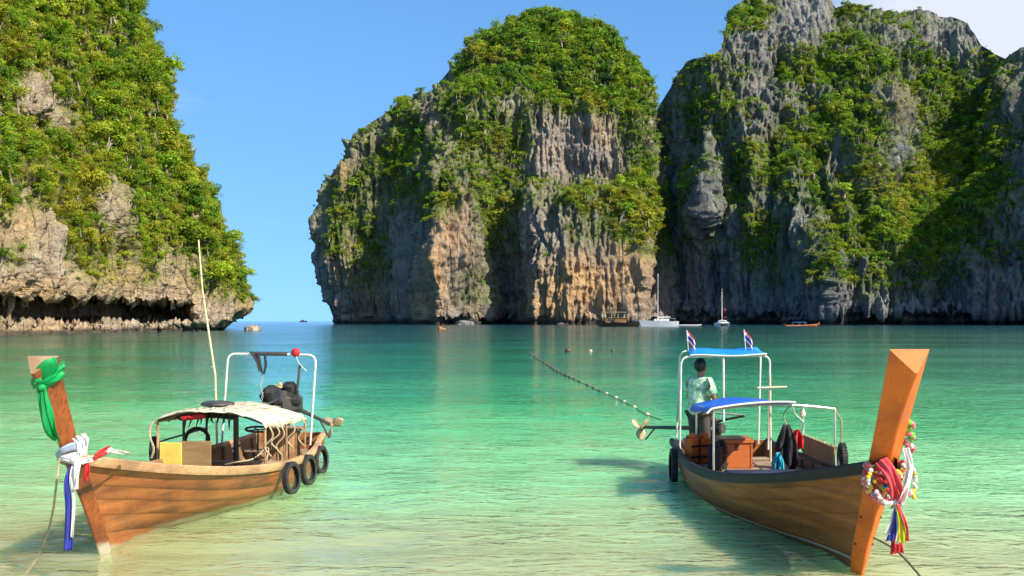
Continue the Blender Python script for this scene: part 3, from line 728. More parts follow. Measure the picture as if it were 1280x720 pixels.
M_HULL_R = wood('dark_hull', (0.23, 0.070, 0.010), (0.36, 0.12, 0.017), (0.09, 0.030, 0.007), 0.62, 0.0, water=(0.0, (0.050, 0.075, 0.035)), streak=0.6, grime=0.6, gold=(0.58, 0.23, 0.035))
M_STEM_R = wood('orange_stem_paint', (0.66, 0.125, 0.006), (0.74, 0.165, 0.009), (0.40, 0.07, 0.006), 0.45, 0.15, streak=1.0, grime=0.85, gscale=0.9, up=True)
M_STEM_R2 = wood('orange_stem_sawn', (0.68, 0.17, 0.02), (0.76, 0.22, 0.03), (0.50, 0.11, 0.012), 0.5, 0.1, streak=0.5, grime=0.4)
M_RAIL_R = plain('dark_rail_paint', (0.014, 0.013, 0.014), 0.6, vary=0.4, scale=5, dirt=(0.045, 0.035, 0.026), spec=0.3)
M_BLUELINE = plain('blue_rail_paint', (0.06, 0.075, 0.10), 0.55, vary=0.3, scale=5, dirt=(0.05, 0.05, 0.05))
M_CREAM = plain('cream_line_paint', (0.52, 0.42, 0.25), 0.6, vary=0.3, scale=6, dirt=(0.22, 0.16, 0.08))
M_TARP_C = plain('cream_tarpaulin', (0.74, 0.67, 0.50), 0.7, vary=0.22, scale=3.5, dirt=(0.42, 0.33, 0.20), trans=0.2)
M_TARP_B = plain('blue_tarpaulin', (0.012, 0.15, 0.72), 0.45, vary=0.25, scale=2.5, bump=0.3, trans=0.2)
M_TARP_B2 = plain('light_blue_tarpaulin', (0.003, 0.34, 0.90), 0.45, vary=0.2, scale=2.5, bump=0.3, trans=0.25)
M_PIPE_W = plain('white_painted_pipe', (0.70, 0.68, 0.62), 0.45, vary=0.25, scale=9, dirt=(0.36, 0.24, 0.13))
M_PIPE_S = plain('steel_pipe', (0.62, 0.60, 0.55), 0.35, metallic=0.6, vary=0.25, scale=8, dirt=(0.30, 0.22, 0.14))
M_PIPE_D = plain('dark_iron', (0.045, 0.043, 0.042), 0.5, vary=0.35, scale=10, dirt=(0.15, 0.08, 0.04))
M_RUBBER = plain('tyre_rubber', (0.022, 0.022, 0.022), 0.75, vary=0.4, scale=14, dirt=(0.075, 0.068, 0.058))
M_ROPE = plain('hemp_rope', (0.48, 0.38, 0.22), 0.9, vary=0.4, scale=40, bump=0.5)
M_ROPE_D = plain('dark_rope', (0.10, 0.085, 0.06), 0.9, vary=0.4, scale=40, bump=0.5)
M_BLACK = plain('black_cloth', (0.014, 0.014, 0.016), 0.8, vary=0.5, scale=8, bump=0.4)
M_YELLOW = plain('yellow_board', (0.80, 0.58, 0.10), 0.6, vary=0.25, scale=4, dirt=(0.55, 0.36, 0.08))
M_TANK = plain('yellow_tank', (0.62, 0.52, 0.14), 0.45, vary=0.3, scale=6, dirt=(0.25, 0.18, 0.08))
M_GREEN = plain('green_silk', (0.0, 0.36, 0.085), 0.5, vary=0.3, scale=5, trans=0.25)
M_WHITE = plain('white_cloth', (0.82, 0.80, 0.76), 0.75, vary=0.14, scale=7, trans=0.2)
M_RED = plain('red_cloth', (0.60, 0.022, 0.022), 0.7, vary=0.3, scale=7, trans=0.15)
M_NAVY = plain('blue_cloth', (0.035, 0.05, 0.36), 0.7, vary=0.3, scale=7, trans=0.15)
M_LIME = plain('yellow_silk', (0.76, 0.72, 0.03), 0.6, vary=0.2, scale=7, trans=0.25)
M_PINK = plain('pink_garland', (0.72, 0.07, 0.09), 0.8, vary=0.3, scale=20, trans=0.1)
M_ORANGE = plain('orange_fabric', (0.72, 0.13, 0.015), 0.7, vary=0.3, scale=8)
M_TEAL = plain('turquoise_fabric', (0.02, 0.36, 0.50), 0.7, vary=0.3, scale=8)
M_CHEST = wood('chest_wood', (0.48, 0.115, 0.02), (0.60, 0.17, 0.035), (0.30, 0.06, 0.012), 0.4, 0.3, streak=0.6, grime=0.5)
M_PLY = wood('plywood_brown', (0.26, 0.15, 0.055), (0.34, 0.21, 0.085), (0.14, 0.08, 0.035), 0.6, 0, streak=0.5, grime=0.6)
M_SKIN = plain('skin', (0.30, 0.155, 0.085), 0.55, vary=0.12, scale=12, bump=0.05)
M_HAIR = plain('black_hair', (0.010, 0.009, 0.009), 0.5, vary=0.4, scale=40, bump=0.5)
M_BAMBOO = plain('bamboo', (0.72, 0.60, 0.38), 0.5, vary=0.25, scale=6, dirt=(0.42, 0.28, 0.12))
M_PROP = plain('cast_propeller', (0.55, 0.40, 0.24), 0.5, metallic=0.3, vary=0.35, scale=12, dirt=(0.20, 0.12, 0.07))
M_GEL = plain('white_gelcoat', (0.80, 0.81, 0.82), 0.3, vary=0.08, scale=1.5)
M_GLASS_D = plain('dark_window', (0.03, 0.04, 0.05), 0.15, vary=0.2, scale=1.0)

def lerp(a, b, t): return a + (b - a) * t
def smooth(t): t = max(0.0, min(1.0, t)); return t * t * (3 - 2 * t)

# ------------------------------------------------------------------ longtail hull
class Hull:
    """stern at local x = 0, bow foot at x = L; world() turns hull coordinates into world ones"""
    def __init__(s, stern, bow, beam, g_mid, g_bow, g_stern, rake, k_mid=-0.34, k_bow=-0.10, b_stern=0.62, root=None):
        s.st = Vector(stern); d = Vector(bow) - s.st; s.L = d.length; s.ang = math.atan2(d.y, d.x)
        s.M = Matrix.Translation(s.st) @ Matrix.Rotation(s.ang, 4, 'Z'); s.beam = beam; s.gm, s.gb, s.gs = g_mid, g_bow, g_stern
        s.rake, s.km, s.kb, s.bs = rake, k_mid, k_bow, b_stern
    def half(s, t):
        if t < 0.38: b = lerp(s.bs, 1.0, smooth(t / 0.38) ** 0.8)
        else: b = (1 - ((t - 0.38) / 0.62) ** 2.3)
        return max(b * s.beam, 0.035)
    def gun(s, t):
        return s.gm + (s.gb - s.gm) * max(0, (t - 0.25) / 0.75) ** 2.7 + (s.gs - s.gm) * max(0, 1 - t / 0.3) ** 2
    def keel(s, t): return lerp(s.km, s.kb, smooth((t - 0.55) / 0.45)) + 0.16 * max(0, 1 - t / 0.25) ** 2
    def loc(s, t, q, side, off=0.0):
        k, g = s.keel(t), s.gun(t); e = lerp(2.7, 1.18, smooth((t - 0.3) / 0.7))
        y = s.half(t) * (1 - (1 - q) ** e) + off; fw = max(0, (t - 0.5) / 0.5) ** 2
        return Vector((t * s.L + s.rake * fw * q ** 1.15, side * y, k + (g - k) * q ** lerp(1.45, 1.0, smooth((t - 0.4) / 0.6))))
    def world(s, *a): return s.M @ s.loc(*a)
    def w(s, x, y, z): return s.M @ Vector((x, y, z))

def build_hull(H, root, mats, nst=6, seed=0):
    """planked shell, lining, ribs, rails, transom, decks"""
    hull_m, stem_m, rail_m, inner_m, deck_m = mats; NT_ = 40; ts = [i / NT_ for i in range(NT_ + 1)]
    mb = MB()          # lining
    for sd in (1, -1): mb.grid([[H.world(t, q, sd, -0.035 if H.half(t) > .09 else -0.0) for q in np.linspace(0, 0.985, 9)] for t in ts[:-1]])
    hull = build(mb, 'hull', inner_m, root)
    qs = [0, .26, .44, .60, .74, .87, 1.0] if nst == 6 else list(np.linspace(0, 1, nst + 1))
    for sd in (1, -1):
        for k in range(nst):
            a, b = qs[k], qs[k + 1]; P = []
            for t in ts:
                row = [H.world(t, lerp(a, b, 0.02), sd, -0.02)]
                for u in (0.0, 0.03, 0.35, 0.7, 1.02): row.append(H.world(t, min(1, lerp(a, b, u)), sd, 0.008 * (1 - u) if u > 0.01 else 0.004))
                P.append(row)
            build(MB().grid(P), 'plank', hull_m, hull)
    for sd in (1, -1):      # rail
        mb = MB(); P = []
        for t in ts:
            c = H.loc(t, 1, sd, 0.012); P.append([H.M @ (c + Vector((0, sd * dy, dz))) for dy, dz in ((-.045, -.075), (.022, -.08), (.034, -.05), (.034, .012), (.02, .03), (-.035, .03), (-.045, .012))])
        build(mb.grid(P, True), 'gunwale', rail_m, root)
    mb = MB(); q = list(np.linspace(0, 1, 9)); ring = [H.world(0, u, 1) for u in q] + [H.world(0, u, -1) for u in reversed(q)]
    mb.add(ring + [p + (H.M.to_3x3() @ Vector((-0.04, 0, 0))) for p in ring], [tuple(range(18)), tuple(range(35, 17, -1))] + [(i, (i + 1) % 18, 18 + (i + 1) % 18, 18 + i) for i in range(18)])
    build(mb, 'transom', hull_m, root, smooth=False)
    for t in np.linspace(0.06, 0.8, 12):
        mb = MB(); mb.tube([H.world(t, u, 1, -0.055) for u in np.linspace(0.97, 0.12, 8)] + [H.world(t, u, -1, -0.055) for u in np.linspace(0.12, 0.97, 8)], 0.028, 6); build(mb, 'rib', inner_m, hull)
    for k, y in enumerate(np.linspace(-0.48, 0.48, 7)):      # sole boards
        mb = MB(); mb.box(H.w(H.L * 0.30, y, 0.02), (H.L * 0.56, 0.145, 0.03), H.ang, 0.006); build(mb, 'floor_board', deck_m, root)
    for t in (0.10, 0.27, 0.44, 0.58):
        mb = MB(); mb.box(H.w(t * H.L, 0, H.gun(t) - 0.20), (0.24, 2 * H.half(t) - 0.16, 0.04), H.ang, 0.008); build(mb, 'thwart', deck_m, root)
    n = 7                                                    # fore deck boards
    for k in range(n):
        P = []
        for t in np.linspace(0.64, 0.955, 12):
            hw = H.half(t) - 0.05; x = t * H.L + H.rake * max(0, (t - .5) / .5) ** 2 * 0.93; z = H.gun(t) - 0.06
            y0, y1 = lerp(-hw, hw, (k + 0.04) / n), lerp(-hw, hw, (k + 0.96) / n); cz = lambda y: z + 0.02 * (1 - (y / max(hw, .01)) ** 2)
            P.append([H.w(x, y0, cz(y0) - .02), H.w(x, y0, cz(y0)), H.w(x, y1, cz(y1)), H.w(x, y1, cz(y1) - .02)])
        build(MB().grid(P), 'deck_board', deck_m, root)
    return hull
def build_stem(H, root, stem_m, pts, top_cut, end_m, foot_q=0.0):
    """triangular stem post, edge forward: rows of (x, z, fore-aft depth, half width) in hull coordinates"""
    P = []
    for i, (x, z, d, hw) in enumerate(pts):
        P.append([H.w(x, 0.012, z), H.w(x - d * .5, hw * .54, z), H.w(x - d, hw, z), H.w(x - d, -hw, z), H.w(x - d * .5, -hw * .54, z), H.w(x, -0.012, z)])
    x, z, d, hw = pts[-1]; f = top_cut      # sloping cut: the forward edge is lower than the back
    P[-1] = [H.w(x, 0.012, z - f), H.w(x - d * .5, hw * .54, z - f * .5), H.w(x - d, hw, z), H.w(x - d, -hw, z), H.w(x - d * .5, -hw * .54, z - f * .5), H.w(x, -0.012, z - f)]
    o = build(MB().grid(P, True), 'stem_post', stem_m, root)
    bv = o.modifiers.new('worn_edges', 'BEVEL'); bv.width = .014; bv.segments = 2; bv.limit_method = 'ANGLE'; bv.angle_limit = R(35)
    e = MB(); e.add([p + Vector((0, 0, .002)) for p in P[-1]], [(0, 1, 2, 3, 4, 5)]); build(e, 'end_cap', end_m, o, smooth=False, thick=0.006)
    return o
def rope(name, pts, r, mat, parent=None, label=None, cat=None, group=None, n=6):
    """a smooth curve through pts"""
    P = [Vector(p) for p in pts]; out = []
    for i in range(len(P) - 1):
        a, b, c, d = P[max(i - 1, 0)], P[i], P[i + 1], P[min(i + 2, len(P) - 1)]
        for k in range(6):
            t = k / 6; out.append(0.5 * ((2 * b) + (-a + c) * t + (2 * a - 5 * b + 4 * c - d) * t * t + (-a + 3 * b - 3 * c + d) * t ** 3))
    out.append(P[-1]); o = build(MB().tube(out, r, n), name, mat, parent)
    if label: tag(o, label, cat, group)
    return o
def cloth(pts_a, pts_b, n=10, m=6, wave=0.02, seed=0, drop=None):
    """a strip of cloth between two edge curves"""
    rs = random.Random(seed); ph = rs.uniform(0, 6); mb = MB(); P = []
    A = [Vector(p) for p in pts_a]; B_ = [Vector(p) for p in pts_b]
    def samp(c, t):
        f = t * (len(c) - 1); i = min(int(f), len(c) - 2); u = f - i
        a, b, cc, d = c[max(i - 1, 0)], c[i], c[i + 1], c[min(i + 2, len(c) - 1)]
        return 0.5 * ((2 * b) + (-a + cc) * u + (2 * a - 5 * b + 4 * cc - d) * u * u + (-a + 3 * b - 3 * cc + d) * u ** 3)
    n, m = n * 2, m * 2
    for i in range(n + 1):
        t = i / n; a, b = samp(A, t), samp(B_, t); tn = (samp(A, min(1, t + .05)) - samp(A, max(0, t - .05))); nr = (b - a).cross(tn)
        nr = nr.normalized() if nr.length > 1e-6 else Vector((0, 1, 0))
        wd = (b - a).length; fr = [rs.uniform(-1, 1) * (0.0 if 0 < i < n else wd * .10) for _ in range(m + 1)]
        P.append([a.lerp(b, j / m) + nr * (wave * math.sin(ph + 7 * t + 5.5 * j / m) * (0.3 + t) + .07 * wd * math.sin(ph * 2 + 15 * j / m + 2.2 * math.sin(3 * t + ph)) + .03 * wd * math.sin(31 * j / m + 5 * t)) + tn.normalized() * fr[j] for j in range(m + 1)])
    return mb.grid(P)
def pipe(pts, r, name, mat, parent, n=8): return build(MB().tube(pts, r, n), name, mat, parent)
def bend(a, b, c, r, k=5):
    """rounded corner at b"""
    a, b, c = Vector(a), Vector(b), Vector(c); p = b + (a - b).normalized() * r; q = b + (c - b).normalized() * r
    return [(p.lerp(b, t)).lerp(b.lerp(q, t), t) for t in [i / k for i in range(k + 1)]]
def longtail_engine(root, base, tail, handle, tank_m, cover=None, s=1.0):
    """car engine on a pivot post, long shaft with a propeller on the end"""
    base, tail, handle = Vector(base), Vector(tail), Vector(handle); d = (tail - base).normalized(); rz = math.atan2(d.y, d.x)
    e = MB(); e.box(base, (0.46 * s, 0.26 * s, 0.24 * s), rz, 0.04); e.box(base + Vector((0, 0, .15 * s)), (0.40 * s, 0.16 * s, 0.10 * s), rz, 0.03)
    for k in range(4): e.tube([base + Matrix.Rotation(rz, 3, 'Z') @ Vector((-.15 * s + .1 * k * s, .10 * s, .06 * s)), base + Matrix.Rotation(rz, 3, 'Z') @ Vector((-.15 * s + .1 * k * s, .19 * s, -.03 * s))], .022 * s, 6)
    e.tube([base - d * .23 * s, base - d * .30 * s], .10 * s, 14)
    en = build(e, 'engine', M_PIPE_D, root)
    pv = MB(); pv.tube([base - Vector((0, 0, .12 * s)), base - Vector((0, 0, .55 * s))], .045, 8); pv.box(base - Vector((0, 0, .14 * s)), (.34 * s, .20 * s, .03), rz); build(pv, 'pivot_post', M_PIPE_D, en)
    sh = build(MB().tube([base + d * .2 * s, base.lerp(tail, .5), tail], [.045, .034, .028], 8), 'tail_shaft', M_PIPE_D, root)
    st = MB(); st.tube([tail - d * .35 + Vector((0, 0, -.01)), tail - d * .10 + Vector((0, 0, -.22))], .014, 6); build(st, 'skeg', M_PIPE_D, sh)
    pr = MB(); pr.tube([tail - d * .05, tail + d * .09], [.04, .022], 10); u = d.cross(Vector((0, 0, 1))).normalized(); v = u.cross(d)
    for k in range(3):
        a = 2 * math.pi * k / 3 + 0.5; r_ = u * math.cos(a) + v * math.sin(a); q = d.cross(r_); P = []
        for i in range(7):
            t = i / 6; wv = .085 * math.sin(math.pi * min(1, t * .86 + .12)) + .008; tw = lerp(0.9, 0.35, t); dr = (q * math.cos(tw) + d * math.sin(tw))
            P.append([tail + d * .03 + r_ * (.03 + .21 * t) - dr * wv, tail + d * .035 + r_ * (.03 + .21 * t), tail + d * .03 + r_ * (.03 + .21 * t) + dr * wv])
        pr.grid(P)
    build(pr, 'propeller', M_PROP, root, thick=0.012)
    build(MB().tube([base - d * .1 * s + Vector((0, 0, .1)), base.lerp(handle, .5) + Vector((0, 0, .05)), handle], .018, 8), 'tiller', M_PIPE_D, root)
    if tank_m is not None:
        t_ = MB(); p = base + Matrix.Rotation(rz, 3, 'Z') @ Vector((.10, .24, .16)); t_.tube([p + Vector((-.16, 0, 0)), p + Vector((-.13, 0, 0)), p + Vector((.13, 0, 0)), p + Vector((.16, 0, 0))], [.11, .145, .145, .11], 16)
        t_.tube([p + Vector((0, 0, .14)), p + Vector((0, 0, .19))], .03, 8); build(t_, 'fuel_tank', tank_m, root)
    return en
TYRE = None
def tyre(c, axis, label, group, s=1.0, tilt=0.0, sx=1.0):
    """old tyre with a beaded inner edge and tread blocks"""
    global TYRE
    if TYRE is None:
        mb = MB(); prof = [(.165, .036), (.175, .042), (.195, .045), (.214, .038), (.225, .025), (.225, -.025), (.214, -.038), (.195, -.045), (.175, -.042), (.165, -.036), (.175, -.028), (.198, -.03), (.205, 0), (.198, .03), (.175, .028)]
        P = [[(r * math.cos(2 * math.pi * i / 30), r * math.sin(2 * math.pi * i / 30), z) for r, z in prof] for i in range(31)]; mb.grid(P, True)
        for i in range(30):
            a = 2 * math.pi * (i + .5) / 30; mb.box((.226 * math.cos(a), .226 * math.sin(a), 0), (.012, .03, .07), Matrix.Rotation(a, 3, 'Z'))
        TYRE = build(mb, 'tyre_fender', M_RUBBER, origin=(0, 0, 0)); o = TYRE
    else: o = TYRE.copy(); COL.objects.link(o)
    q = Vector((0, 0, 1)).rotation_difference(Vector(axis)); o.rotation_mode = 'QUATERNION'; o.rotation_quaternion = q
    o.location = c; o.scale = (s, s, s * sx); return tag(o, label, 'tyre', group)

# ================================================================== the moored boat with the cream canopy
HL = Hull((-3.95, 20.1, 0), (-4.41, 12.1, 0), 0.95, 0.43, 1.16, 0.50, 0.92)
LB = thing('longtail_boat', 'weathered orange brown wooden longtail boat with cream canopy and green scarf on its prow', 'boat', HL.st, HL.ang)
build_hull(HL, LB, (M_HULL_L, M_STEM_L, M_RAIL_L, M_INNER, M_DECK))
L_ = HL.L
build_stem(HL, LB, M_STEM_L, [(L_ + .03, -.14, .16, .055), (L_ + .20, .15, .17, .075), (L_ + .52, .6, .18, .085), (L_ + .92, 1.10, .20, .10), (L_ + 1.02, 1.25, .20, .10), (L_ + 1.17, 1.5, .20, .11), (L_ + 1.38, 1.82, .21, .128), (L_ + 1.60, 2.16, .22, .155)], 0.16, M_ENDGRAIN)
# canopy
FLc, FRc, RRc, RLc = Vector((-5.22, 16.35, 1.06)), Vector((-3.52, 16.05, 1.03)), Vector((-3.33, 18.25, .95)), Vector((-5.05, 18.45, 1.02))
def can_pt(u, v, dz=0.0):
    p = FLc.lerp(FRc, u).lerp(RLc.lerp(RRc, u), v); p.z += 0.17 * (1 - (2 * u - 1) ** 2) + dz; return p
rs = random.Random(3); P = []
for i in range(25):
    row = []
    for j in range(25):
        u, v = i / 24, j / 24; e = (0.05 * rs.uniform(-.4, 1) if j == 0 else 0); p = can_pt(u, v, 0.012 * math.sin(9 * u + 4 * v) + 0.012 * math.sin(17 * v) + (-0.05 if i in (0, 24) else 0) - (0.03 * rs.random() if i in (0, 24) or j in (0, 24) else 0)); p.y -= e; row.append(p)
    P.append(row)
cn_ = build(MB().grid(P), 'canopy', M_TARP_C, LB, thick=0.012)
for k in range(5):       # sewn-on strips
    u = .25 + .12 * k; build(MB().grid([[can_pt(u + d, v, .018 + 0.012 * math.sin(9 * u + 4 * v) + 0.012 * math.sin(17 * v)) for v in np.linspace(0.02, .98, 18)] for d in (0, .018)]), 'seam_strip', M_TARP_C, cn_, thick=.006)
for v in (0.02, .33, .66, .98): build(MB().tube([can_pt(u, v, -.035) for u in np.linspace(.02, .98, 12)], .014, 6), 'canopy_bow', M_PIPE_D, LB)
for u in (.02, .98): build(MB().tube([can_pt(u, v, -.05) for v in np.linspace(0, 1, 8)], .014, 6), 'canopy_side_rail', M_BAMBOO, LB)
for (u, v, zb) in ((.02, .02, .42), (.98, .02, .42), (.98, .98, .42), (.02, .98, .42), (.98, .5, .42), (.02, .5, .42), (.5, .55, .05), (.3, .98, .05)):
    p = can_pt(u, v, -.04); build(MB().tube([p, (p.x, p.y, zb)], .02 if zb > .1 else .03, 7), 'canopy_post', M_PIPE_D if v > .1 and u < .6 else M_RAIL_L, LB)
build(MB().tube([(-5.2, 16.4, .72), (-5.02, 18.4, .74)], .014, 6), 'side_bar', M_PIPE_D, LB)
# rags and a red bundle tucked under the canopy
mb = MB()
for k in range(9):
    u = .25 + .05 * k; p = can_pt(u, .06, -.06); mb.tube([p, p + Vector((rs.uniform(-.03, .03), 0, -.06 - .07 * rs.random())), p + Vector((rs.uniform(-.04, .04), 0, -.12 - .12 * rs.random()))], [.035, .028, .008], 6, flat=.5)
for k in range(7): mb.ball(can_pt(.22 + .07 * k, .10, -.09), .085, 9, 6, (1.3, 1, .55), lump=.15)
tag(build(mb, 'rag_bundle', M_BLACK), 'black rags and netting tucked under the front of the cream canopy', 'rags')
mb = MB()
for k in range(4): mb.ball(can_pt(.27 + .045 * k, .03, -.10), .07, 9, 6, (1.2, .8, .6), lump=.12)
tag(build(mb, 'cloth_bundle', M_RED), 'faded red cloth bundle hanging under the cream canopy', 'cloth')
# arch of white pipe over the stern
a0, a1, a2, a3 = Vector((-4.86, 18.75, .42)), Vector((-4.74, 18.7, 1.95)), Vector((-3.27, 18.7, 1.93)), Vector((-3.38, 18.75, .42))
pipe([a0] + bend(a0, a1, a2, .13) + bend(a1, a2, a3, .15) + [a3], .019, 'arch', M_PIPE_W, LB, 10)
mb = MB(); mb.tube([Vector((-4.34, 18.7, 1.955)), Vector((-3.75, 18.7, 1.945))], .034, 8); build(mb, 'arch_wrap', M_PIPE_D, LB)
mb = MB(); mb.tube([(-4.36, 18.68, 1.98), (-4.30, 18.66, 1.93), (-4.22, 18.65, 1.80), (-4.20, 18.65, 1.68), (-4.13, 18.65, 1.62), (-4.10, 18.66, 1.76), (-4.12, 18.67, 1.95)], [.03, .05, .05, .045, .04, .045, .04], 8, flat=.5)
mb.tube([(-4.24, 18.66, 1.94), (-4.20, 18.66, 1.75), (-4.16, 18.66, 1.66)], [.04, .03, .01], 6); tag(build(mb, 'hanging_strap', M_BLACK), 'black rag and strap looped over the white pipe arch', 'strap')
mb = MB(); 
for k in range(22):
    c = Vector((-4.17 + .012 * math.sin(k * .6), 18.66, 1.63 - .028 * k)); mb.torus(c, .016, .006, (1, 0, 0) if k % 2 else (0, 1, 0), 8, 5)
tag(build(mb, 'chain', M_PIPE_S), 'thin chain dangling from the white pipe arch', 'chain')
mb = MB(); mb.ball((-3.61, 18.68, 1.97), .065, 12, 8); mb.torus((-3.61, 18.68, 1.97), .055, .02, (0, 1, 0), 14, 6); tag(build(mb, 'red_float', M_RED), 'red float tied on top of the white pipe arch', 'float')
rope('cord', [(-3.6, 18.67, 1.92), (-3.55, 18.66, 1.8), (-3.42, 18.66, 1.66)], .006, M_WHITE, None, 'thin white cord trailing from the red float on the arch', 'cord')
# engine on the stern under a black cover
longtail_engine(LB, (-3.80, 18.95, 1.10), (-3.24, 20.05, .64), (-4.1, 18.1, 1.12), M_TANK, s=1.15)
mb = MB()
for k in range(11): mb.ball((-3.93 + .2 * rs.uniform(-1, 1), 18.86 + .1 * rs.uniform(-1, 1), 1.22 + .14 * rs.uniform(-1, 1)), rs.uniform(.10, .17), 10, 7, (1.1, 1, .9), lump=.12)
mb.tube([(-4.15, 18.82, 1.28), (-4.2, 18.8, 1.15), (-4.1, 18.8, 1.02)], [.07, .06, .02], 7, flat=.4)
tag(build(mb, 'engine_cover', M_BLACK), 'crumpled black plastic cover over the boat engine below the pipe arch', 'cover')
pipe([(-3.62, 18.85, 1.32), (-3.60, 18.85, 1.45), (-3.57, 18.84, 1.75)], .022, 'exhaust', M_PIPE_D, LB)
# stern locker of upright boards, side benches
for k in range(6):
    mb = MB(); mb.box((-3.98 + .095 * k, 18.30 + .02 * (k % 2), .40), (.088, .025, .62), 0, .005); build(mb, 'locker_board', M_RAIL_L, LB)
mb = MB(); mb.box((-3.74, 18.55, .72), (.62, .55, .03), 0, .006); build(mb, 'locker_lid', M_DECK, LB)
mb = MB(); mb.torus((-3.98, 17.55, .80), .19, .018, (0.05, -.12, 1), 22, 7); mb.tube([(-3.98, 17.55, .79), (-3.99, 17.58, .45)], .015, 6)
for k in range(3): a = 2.1 * k; mb.tube([(-3.98, 17.55, .795), (-3.98 + .18 * math.cos(a), 17.55 + .18 * math.sin(a), .8)], .011, 5)
build(mb, 'steering_wheel', M_PIPE_D, LB)
mb = MB(); mb.ball((-4.52, 17.2, can_pt(.42, .4).z + .045), .25, 18, 8, (1, 1, .16)); mb.torus((-4.52, 17.2, can_pt(.42, .4).z + .03), .24, .018, (0, 0, 1), 22, 6); tag(build(mb, 'round_pan', M_PIPE_D), 'flat round black pan lying on top of the cream canopy', 'pan')
mb = MB(); mb.tube([(-4.90, 18.62, .3), (-4.93, 18.6, 1.6), (-5.1, 18.45, 3.0), (-5.15, 18.4, 3.83)], [.02, .019, .016, .012], 8)
for k in range(9): z = .6 + .38 * k; mb.torus((-4.90 - .25 * max(0, (z - 1.2)) / 2.6, 18.6 - .06 * z, z), .018, .005, (-.1, -.05, 1), 10, 5)
tag(build(mb, 'bamboo_pole', M_BAMBOO), 'tall thin bamboo pole standing up behind the cream canopy', 'pole')
mb = MB(); mb.box((-4.96, 16.28, .48), (.33, .025, .50), R(-6), .006); tag(build(mb, 'yellow_board', M_YELLOW, smooth=False), 'yellow board standing under the front of the cream canopy', 'board')
mb = MB(); mb.box((-4.60, 16.30, .47), (.44, .03, .56), R(4), .006); tag(build(mb, 'brown_board', M_PLY, smooth=False), 'brown plywood board standing beside the yellow board', 'board')
tyre((-4.98, 17.7, .62), (0.25, -1, .1), 'worn tyre propped inside the boat behind the brown board', None, .9)
tyre((-5.36, 16.8, .56), (1, .05, 0), 'tyre hung over the far side of the cream canopied boat', None, .9)
for (x, y, z), wh in zip(((-3.13, 15.9, .27), (-3.09, 17.0, .24), (-3.13, 18.35, .22)), ('tyre fender hung furthest forward', 'tyre fender hung in the middle of three', 'tyre fender hung furthest aft')):
    tyre((x, y, z), (.96, -.26, .05), wh + ' along the orange brown hull', 'tyre fenders on the orange brown boat', 1.0)
    rope('fender_lashing', [(x - .10, y, .49), (x - .02, y - .01, .50), (x + .005, y - .01, z + .19)], .010, M_ROPE, None, 'short rope holding the ' + wh, 'rope', 'fender lashings')
ROPE_LAB = ['loose hemp rope dangling at the front corner post of the cream canopy', 'loose hemp rope dangling just behind the front corner post of the cream canopy', 'loose hemp rope dangling halfway along the side of the cream canopy', 'loose hemp rope dangling at the rear corner of the cream canopy by the arch', 'short loose rope knotted between the two front ropes of the cream canopy']
for k, (x, y, zt, zb) in enumerate(((-3.50, 16.1, 1.0, .55), (-3.44, 16.6, .98, .50), (-3.40, 17.2, .97, .55), (-3.36, 17.9, .95, .5), (-3.46, 16.35, .99, .62))):
    rope('loose_rope', [(x, y, zt), (x + .07, y - .03, lerp(zt, zb, .35)), (x - .05, y - .02, lerp(zt, zb, .7)), (x + .04, y, zb)], .012, M_ROPE, None, ROPE_LAB[k], 'rope', 'ropes dangling from the cream canopy')
rope('loose_rope', [(-5.23, 16.3, 1.05), (-5.27, 16.28, .85), (-5.21, 16.28, .65), (-5.25, 16.3, .5)], .016, M_ROPE, None, 'coil of hemp rope on the front post above the yellow board', 'rope')
rope('coiled_line', [(-4.15, 16.2, .42), (-3.95, 16.1, .47), (-3.75, 16.25, .50), (-3.62, 16.6, .62), (-3.55, 16.2, .48)], .012, M_ROPE, None, 'slack mooring line lying over the side deck under the cream canopy', 'rope')
# green scarf, knotted below the prow head
def stem_at(H, z, pts):
    zs_ = [p[1] for p in pts]; return [float(np.interp(z, zs_, [p[i] for p in pts])) for i in (0, 2, 3)]
SL = [(L_ + .03, -.14, .16, .055), (L_ + .20, .15, .17, .075), (L_ + .52, .6, .18, .085), (L_ + .92, 1.10, .20, .10), (L_ + 1.02, 1.25, .20, .10), (L_ + 1.17, 1.5, .20, .11), (L_ + 1.38, 1.82, .21, .128), (L_ + 1.60, 2.16, .22, .155)]
def wrap(H, pts, z0, tilt, w0, w1, grow=.02, n=20):
    """cloth wound round the stem; tilt lifts the +y side; w0/w1 are widths at the -y / +y side"""
    P = []
    for k in range(n + 1):
        a = 2 * math.pi * k / n; sy = math.cos(a); z = z0 + tilt * sy; wd = lerp(w0, w1, (sy + 1) / 2); row = []
        for d in (-.5, -.17, .17, .5):
            zz = z + d * wd; x, dp, hw = stem_at(H, zz, pts); c = 0.5
            fx = math.sin(a); row.append(H.w(x - dp * .5 + fx * (dp * .5 + grow) + .004 * math.sin(k * 2.1 + d * 9), sy * (hw * lerp(.95, .55, max(0, fx)) + grow), zz))
        P.append(row)
    return MB().grid(P)
gs = thing('green_scarf', 'bright green silk scarf knotted round the head of the weathered prow', 'scarf', HL.w(L_ + 1.5, 0, 1.9))
build(wrap(HL, SL, 1.96, .085, .07, .22), 'scarf_band', M_GREEN, gs, thick=.004)
mb = MB(); kn = at(54, 484, 10.47); mb.ball(kn, .05, 10, 7, (1, 1.1, .8), lump=.1); build(mb, 'knot', M_GREEN, gs)
build(cloth([at(46, 483, 10.45), at(48, 510, 10.45), at(56, 538, 10.5), at(70, 552, 10.62)], [at(57, 483, 10.45), at(64, 510, 10.45), at(70, 535, 10.5), at(77, 549, 10.6)], 14, 6, .02, 2), 'scarf_tail', M_GREEN, gs, thick=.004)
